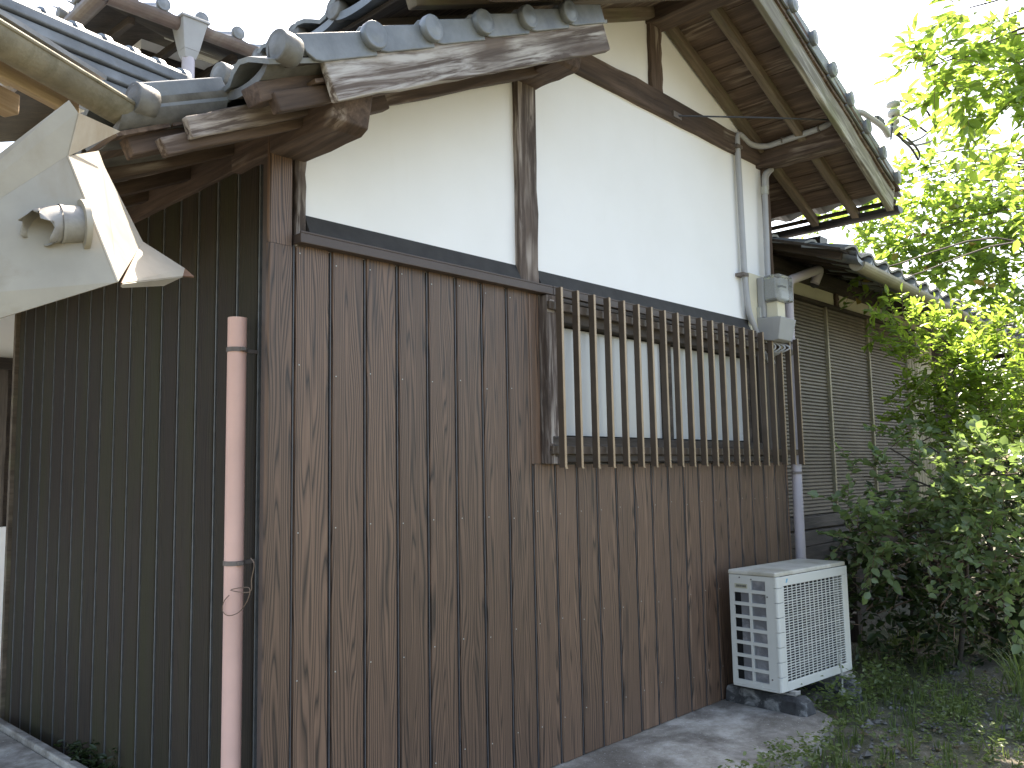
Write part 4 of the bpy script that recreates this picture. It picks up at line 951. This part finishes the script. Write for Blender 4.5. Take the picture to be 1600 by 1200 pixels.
# bright glossy shrub before the far end of the wing
s1 = thing('shrub', (6.1, -.9, -.06), 'tall bright green shrub with slender leaves before the wing end', 'shrub')
F = Foliage(); tips = []
for (px, py, D, R, n) in [(1408, 498, 6.6, .08, 7), (1415, 540, 6.6, .12, 10), (1440, 570, 6.7, .14, 10), (1470, 560, 6.8, .18, 12), (1500, 590, 6.8, .2, 14), (1540, 600, 6.7, .24, 18), (1585, 570, 6.6, .24, 18), (1590, 640, 6.5, .24, 18), (1545, 660, 6.6, .24, 18), (1500, 650, 6.8, .22, 16), (1460, 630, 6.9, .16, 10),
        (1440, 610, 6.9, .12, 7), (1520, 700, 6.7, .22, 16), (1580, 700, 6.5, .24, 16), (1470, 690, 6.9, .16, 12), (1640, 600, 6.6, .3, 16), (1650, 690, 6.5, .3, 16), (1530, 545, 7.0, .16, 9), (1590, 510, 7.0, .18, 10), (1480, 515, 7.1, .1, 6), (1430, 650, 6.9, .1, 5), (1450, 520, 6.9, .12, 7), (1510, 530, 7.0, .14, 8), (1560, 530, 6.9, .16, 9), (1440, 690, 6.8, .12, 7)]:
    c = ray(px, py, D); tips.append(tuple(c)); F.spray(c, R*1.15, int(n*1.4), .26, 11, .078, .38, up=.75, droop=.05, rad=.0025)
grow(s1, (6.1, -.9, -.06), [(6.0, -.95, .8), (5.8, -1.0, 1.5), (5.7, -1.05, 2.2)], .028, tips, 'bark')
F.finish(s1, 'leaf_bright')
# broad pale leaved shrub hanging beside the outdoor unit
s2 = thing('shrub', (5.5, -.8, -.06), 'spreading shrub with pale rounded leaves right of the outdoor unit', 'shrub')
F = Foliage(); tips = []
for (px, py, D, R, n) in [(1335, 830, 6.0, .12, 9), (1325, 790, 6.1, .08, 5), (1370, 860, 5.9, .13, 9), (1370, 800, 6.0, .14, 11), (1410, 760, 6.1, .16, 12), (1350, 745, 6.3, .10, 6), (1450, 745, 6.0, .16, 13), (1420, 820, 5.9, .17, 13), (1470, 800, 5.8, .18, 14), (1500, 745, 5.8, .16, 13), (1545, 740, 5.7, .18, 14), (1590, 740, 5.6, .2, 15),
        (1520, 800, 5.7, .18, 14), (1570, 800, 5.6, .2, 15), (1600, 860, 5.5, .2, 14), (1550, 860, 5.6, .17, 12), (1580, 910, 5.6, .16, 10), (1490, 855, 5.8, .15, 9), (1390, 700, 6.4, .12, 6), (1440, 690, 6.4, .12, 6), (1640, 800, 5.6, .3, 16), (1650, 880, 5.6, .25, 12), (1530, 890, 5.7, .1, 6)]:
    c = ray(px, py, D); tips.append(tuple(c)); F.spray(c, R, n, .24, 10, .068, .72, up=.2, droop=.25, rad=.0025)
grow(s2, (5.5, -.8, -.06), [(5.4, -.9, .4), (5.2, -1.0, .8), (4.95, -1.1, 1.2)], .022, tips, 'bark')
F.finish(s2, 'leaf_broad')
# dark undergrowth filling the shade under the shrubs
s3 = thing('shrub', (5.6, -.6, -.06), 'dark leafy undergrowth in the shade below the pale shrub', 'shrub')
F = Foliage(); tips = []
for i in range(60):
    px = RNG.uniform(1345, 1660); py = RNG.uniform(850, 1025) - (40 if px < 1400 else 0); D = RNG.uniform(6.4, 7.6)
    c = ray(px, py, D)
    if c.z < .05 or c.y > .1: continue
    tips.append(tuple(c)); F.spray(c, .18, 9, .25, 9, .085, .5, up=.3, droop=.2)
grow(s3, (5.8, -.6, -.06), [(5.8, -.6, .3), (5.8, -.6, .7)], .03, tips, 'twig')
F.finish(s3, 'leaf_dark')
# hedge that closes the view behind, beyond the wing end
for k, (hx, hy, w, hgt, lab) in enumerate([(12.5, .2, 1.4, 2.6, 'tall dark hedge tree just past the end of the wing'), (13.5, -3.2, 2.0, 2.8, 'tall dark hedge tree at the far right edge behind the shrubs'), (16.5, -1.0, 2.2, 4.0, 'farthest dark tree seen between the shrubs at right')]):
    h_ = thing('hedge_tree', (hx, hy, -.06), lab, 'tree', 'dark trees closing the view at right'); F = Foliage(); tips = []
    for i in range(60):
        a = RNG.uniform(0, 2*math.pi); r = w*math.sqrt(RNG.uniform(0, 1)); c = (hx+r*math.cos(a), hy+r*math.sin(a), RNG.uniform(.2, hgt))
        if i % 6 == 0: tips.append(c)
        F.spray(c, .45, 9, .5, 8, .17, .5, up=.2, droop=.2, twig=False)
    grow(h_, (hx, hy, -.06), [(hx, hy, 1.0), (hx+.1, hy, hgt*.8)], .12, tips); F.finish(h_, 'leaf_dark')

# ---- ground plants
def inside(x, y):   # concrete apron
    return y > -.86 and x < 3.4 or y > -.45 and x < 4.6
wd = Foliage(); gr = Foliage(); dry = Foliage()
def weed(F, x, y, z, h, n, size, asp=.5):
    P = []; D = []
    for k in range(n):
        a = RNG.uniform(0, 2*math.pi); lean = RNG.uniform(.1, .6); t = RNG.uniform(.2, 1)
        P.append((x+math.cos(a)*lean*h*t*.6, y+math.sin(a)*lean*h*t*.6, z+h*t)); D.append((math.cos(a), math.sin(a), RNG.uniform(-.2, .7)))
    n_ = len(P); L = size*RNG.uniform(.5, 1.2, n_)
    F.leaf_block(np.array(P), np.array(D), np.array([0, 0, 1.])+RNG.normal(size=(n_, 3))*.4, L, L*asp)
def blades(F, x, y, z, h, n, w=.006, spread=.5):
    a = RNG.uniform(0, 2*math.pi, n); le = RNG.uniform(.1, spread, n)
    D = np.stack([np.cos(a)*le, np.sin(a)*le, np.ones(n)], 1); P = np.stack([x+RNG.normal(size=n)*.012, y+RNG.normal(size=n)*.012, np.full(n, z)], 1)
    F.leaf_block(P, D, np.stack([np.cos(a), np.sin(a), np.full(n, .1)], 1), h*RNG.uniform(.5, 1.2, n), np.full(n, w))
cnt = 0
while cnt < 3000:
    x = RNG.uniform(1.2, 7.5); y = RNG.uniform(-3.2, -.1)
    if inside(x, y): continue
    d = .5+.5*math.sin(x*2.1+1.3*math.sin(y*2.7))*math.cos(y*2.3-x*.7)
    if x < 3.6 and y < -.86: d *= .6 if y < -1.05 else .35
    if RNG.uniform() > d+.08: continue
    cnt += 1; u = RNG.uniform(); z = -.07
    if u < .5: weed(wd, x, y, z, RNG.uniform(.03, .10), 8, .026, .6)
    elif u < .62: weed(wd, x, y, z, RNG.uniform(.08, .2), 14, .04, .35)
    elif u < .9: blades(gr, x, y, z, RNG.uniform(.05, .14), 7)
    else: weed(dry, x, y, z, .02, 5, .04, .4)
for i in range(60):    # weeds along the broken edge of the apron and by the blocks
    t = RNG.uniform()**1.6; x = 1.75+t*1.5; y = -.91+.02*t*t+RNG.normal()*.06-(0 if t < .7 else -.1*(t-.7)); weed(wd, x, y, -.02, RNG.uniform(.05, .16), 12, .034, .5)
for i in range(70): x = RNG.uniform(3.45, 4.5); y = -.62+RNG.normal()*.09; weed(wd, x, y, -.05, RNG.uniform(.08, .24), 14, .04, .45)
for i in range(30): x = RNG.uniform(1.9, 2.7); y = RNG.uniform(-.9, -.70); weed(wd, x, y, -.005, RNG.uniform(.02, .07), 7, .02, .6)
for F_, nm, mt_, lab in ((wd, 'weeds', 'leaf_weed', 'low leafy weeds over the ground'), (gr, 'grass', 'leaf_weed', 'short grass over the ground'), (dry, 'fallen_leaves', 'leaf_dry', 'dry leaves on the ground')):
    tag(F_.finish(None, mt_, nm), kind='stuff')
tuft = thing('grass_tuft', tuple(at(1585, 1085, 2, -.06)), 'tuft of long grass blades at the right edge of the picture', 'grass')
q0 = at(1590, 1085, 2, -.06); mb = MB()
for i in range(48):
    a = RNG.uniform(0, 2*math.pi); h_ = RNG.uniform(.18, .42); reach = RNG.uniform(.1, .42); bx_, by_ = q0.x+RNG.normal()*.05, q0.y+RNG.normal()*.05
    ca, sa = math.cos(a), math.sin(a); vs = []; w0 = RNG.uniform(.003, .0055)
    for k in range(7):
        t = k/6; w_ = w0*(1-t**2)+.0004; rr = reach*t**1.6; zz = -.06+h_*(t-.45*t**3)*1.5
        vs += [(bx_+ca*rr-sa*w_, by_+sa*rr+ca*w_, zz), (bx_+ca*rr+sa*w_, by_+sa*rr-ca*w_, zz)]
    mb.add(vs, [(2*k, 2*k+1, 2*k+3, 2*k+2) for k in range(6)])
mb.build('blades', 'leaf_weed', tuft, smooth=True)
fern = thing('fern', (-.05, 1.62, 0), 'small green fern growing between the kerb and the mossy left wall', 'fern')
F = Foliage()
for i in range(22): weed(F, -.06+RNG.normal()*.02, 1.62+RNG.normal()*.16, .0, RNG.uniform(.08, .20), 12, .05, .35)
F.finish(fern, 'leaf_dark', 'fronds')
# gravel scattered over the soil
gv = MB()
for i in range(1400):
    x = RNG.uniform(1.8, 6); y = RNG.uniform(-2.6, -.75)
    if inside(x, y): continue
    r = RNG.uniform(.006, .022)*(1.8 if RNG.uniform() < .04 else 1); vs = []
    for (a, b_, c) in ((1, 0, 0), (-1, 0, 0), (0, 1, 0), (0, -1, 0), (0, 0, .7), (0, 0, -.7)): vs.append((x+a*r*RNG.uniform(.7, 1.3), y+b_*r*RNG.uniform(.7, 1.3), -.058+c*r*RNG.uniform(.7, 1.2)))
    gv.add(vs, [(0, 2, 4), (2, 1, 4), (1, 3, 4), (3, 0, 4), (2, 0, 5), (1, 2, 5), (3, 1, 5), (0, 3, 5)])
simple('gravel', (.13, .125, .115), .9, 0, .5, 8, .3)
tag(gv.build('gravel', 'gravel'), kind='stuff')
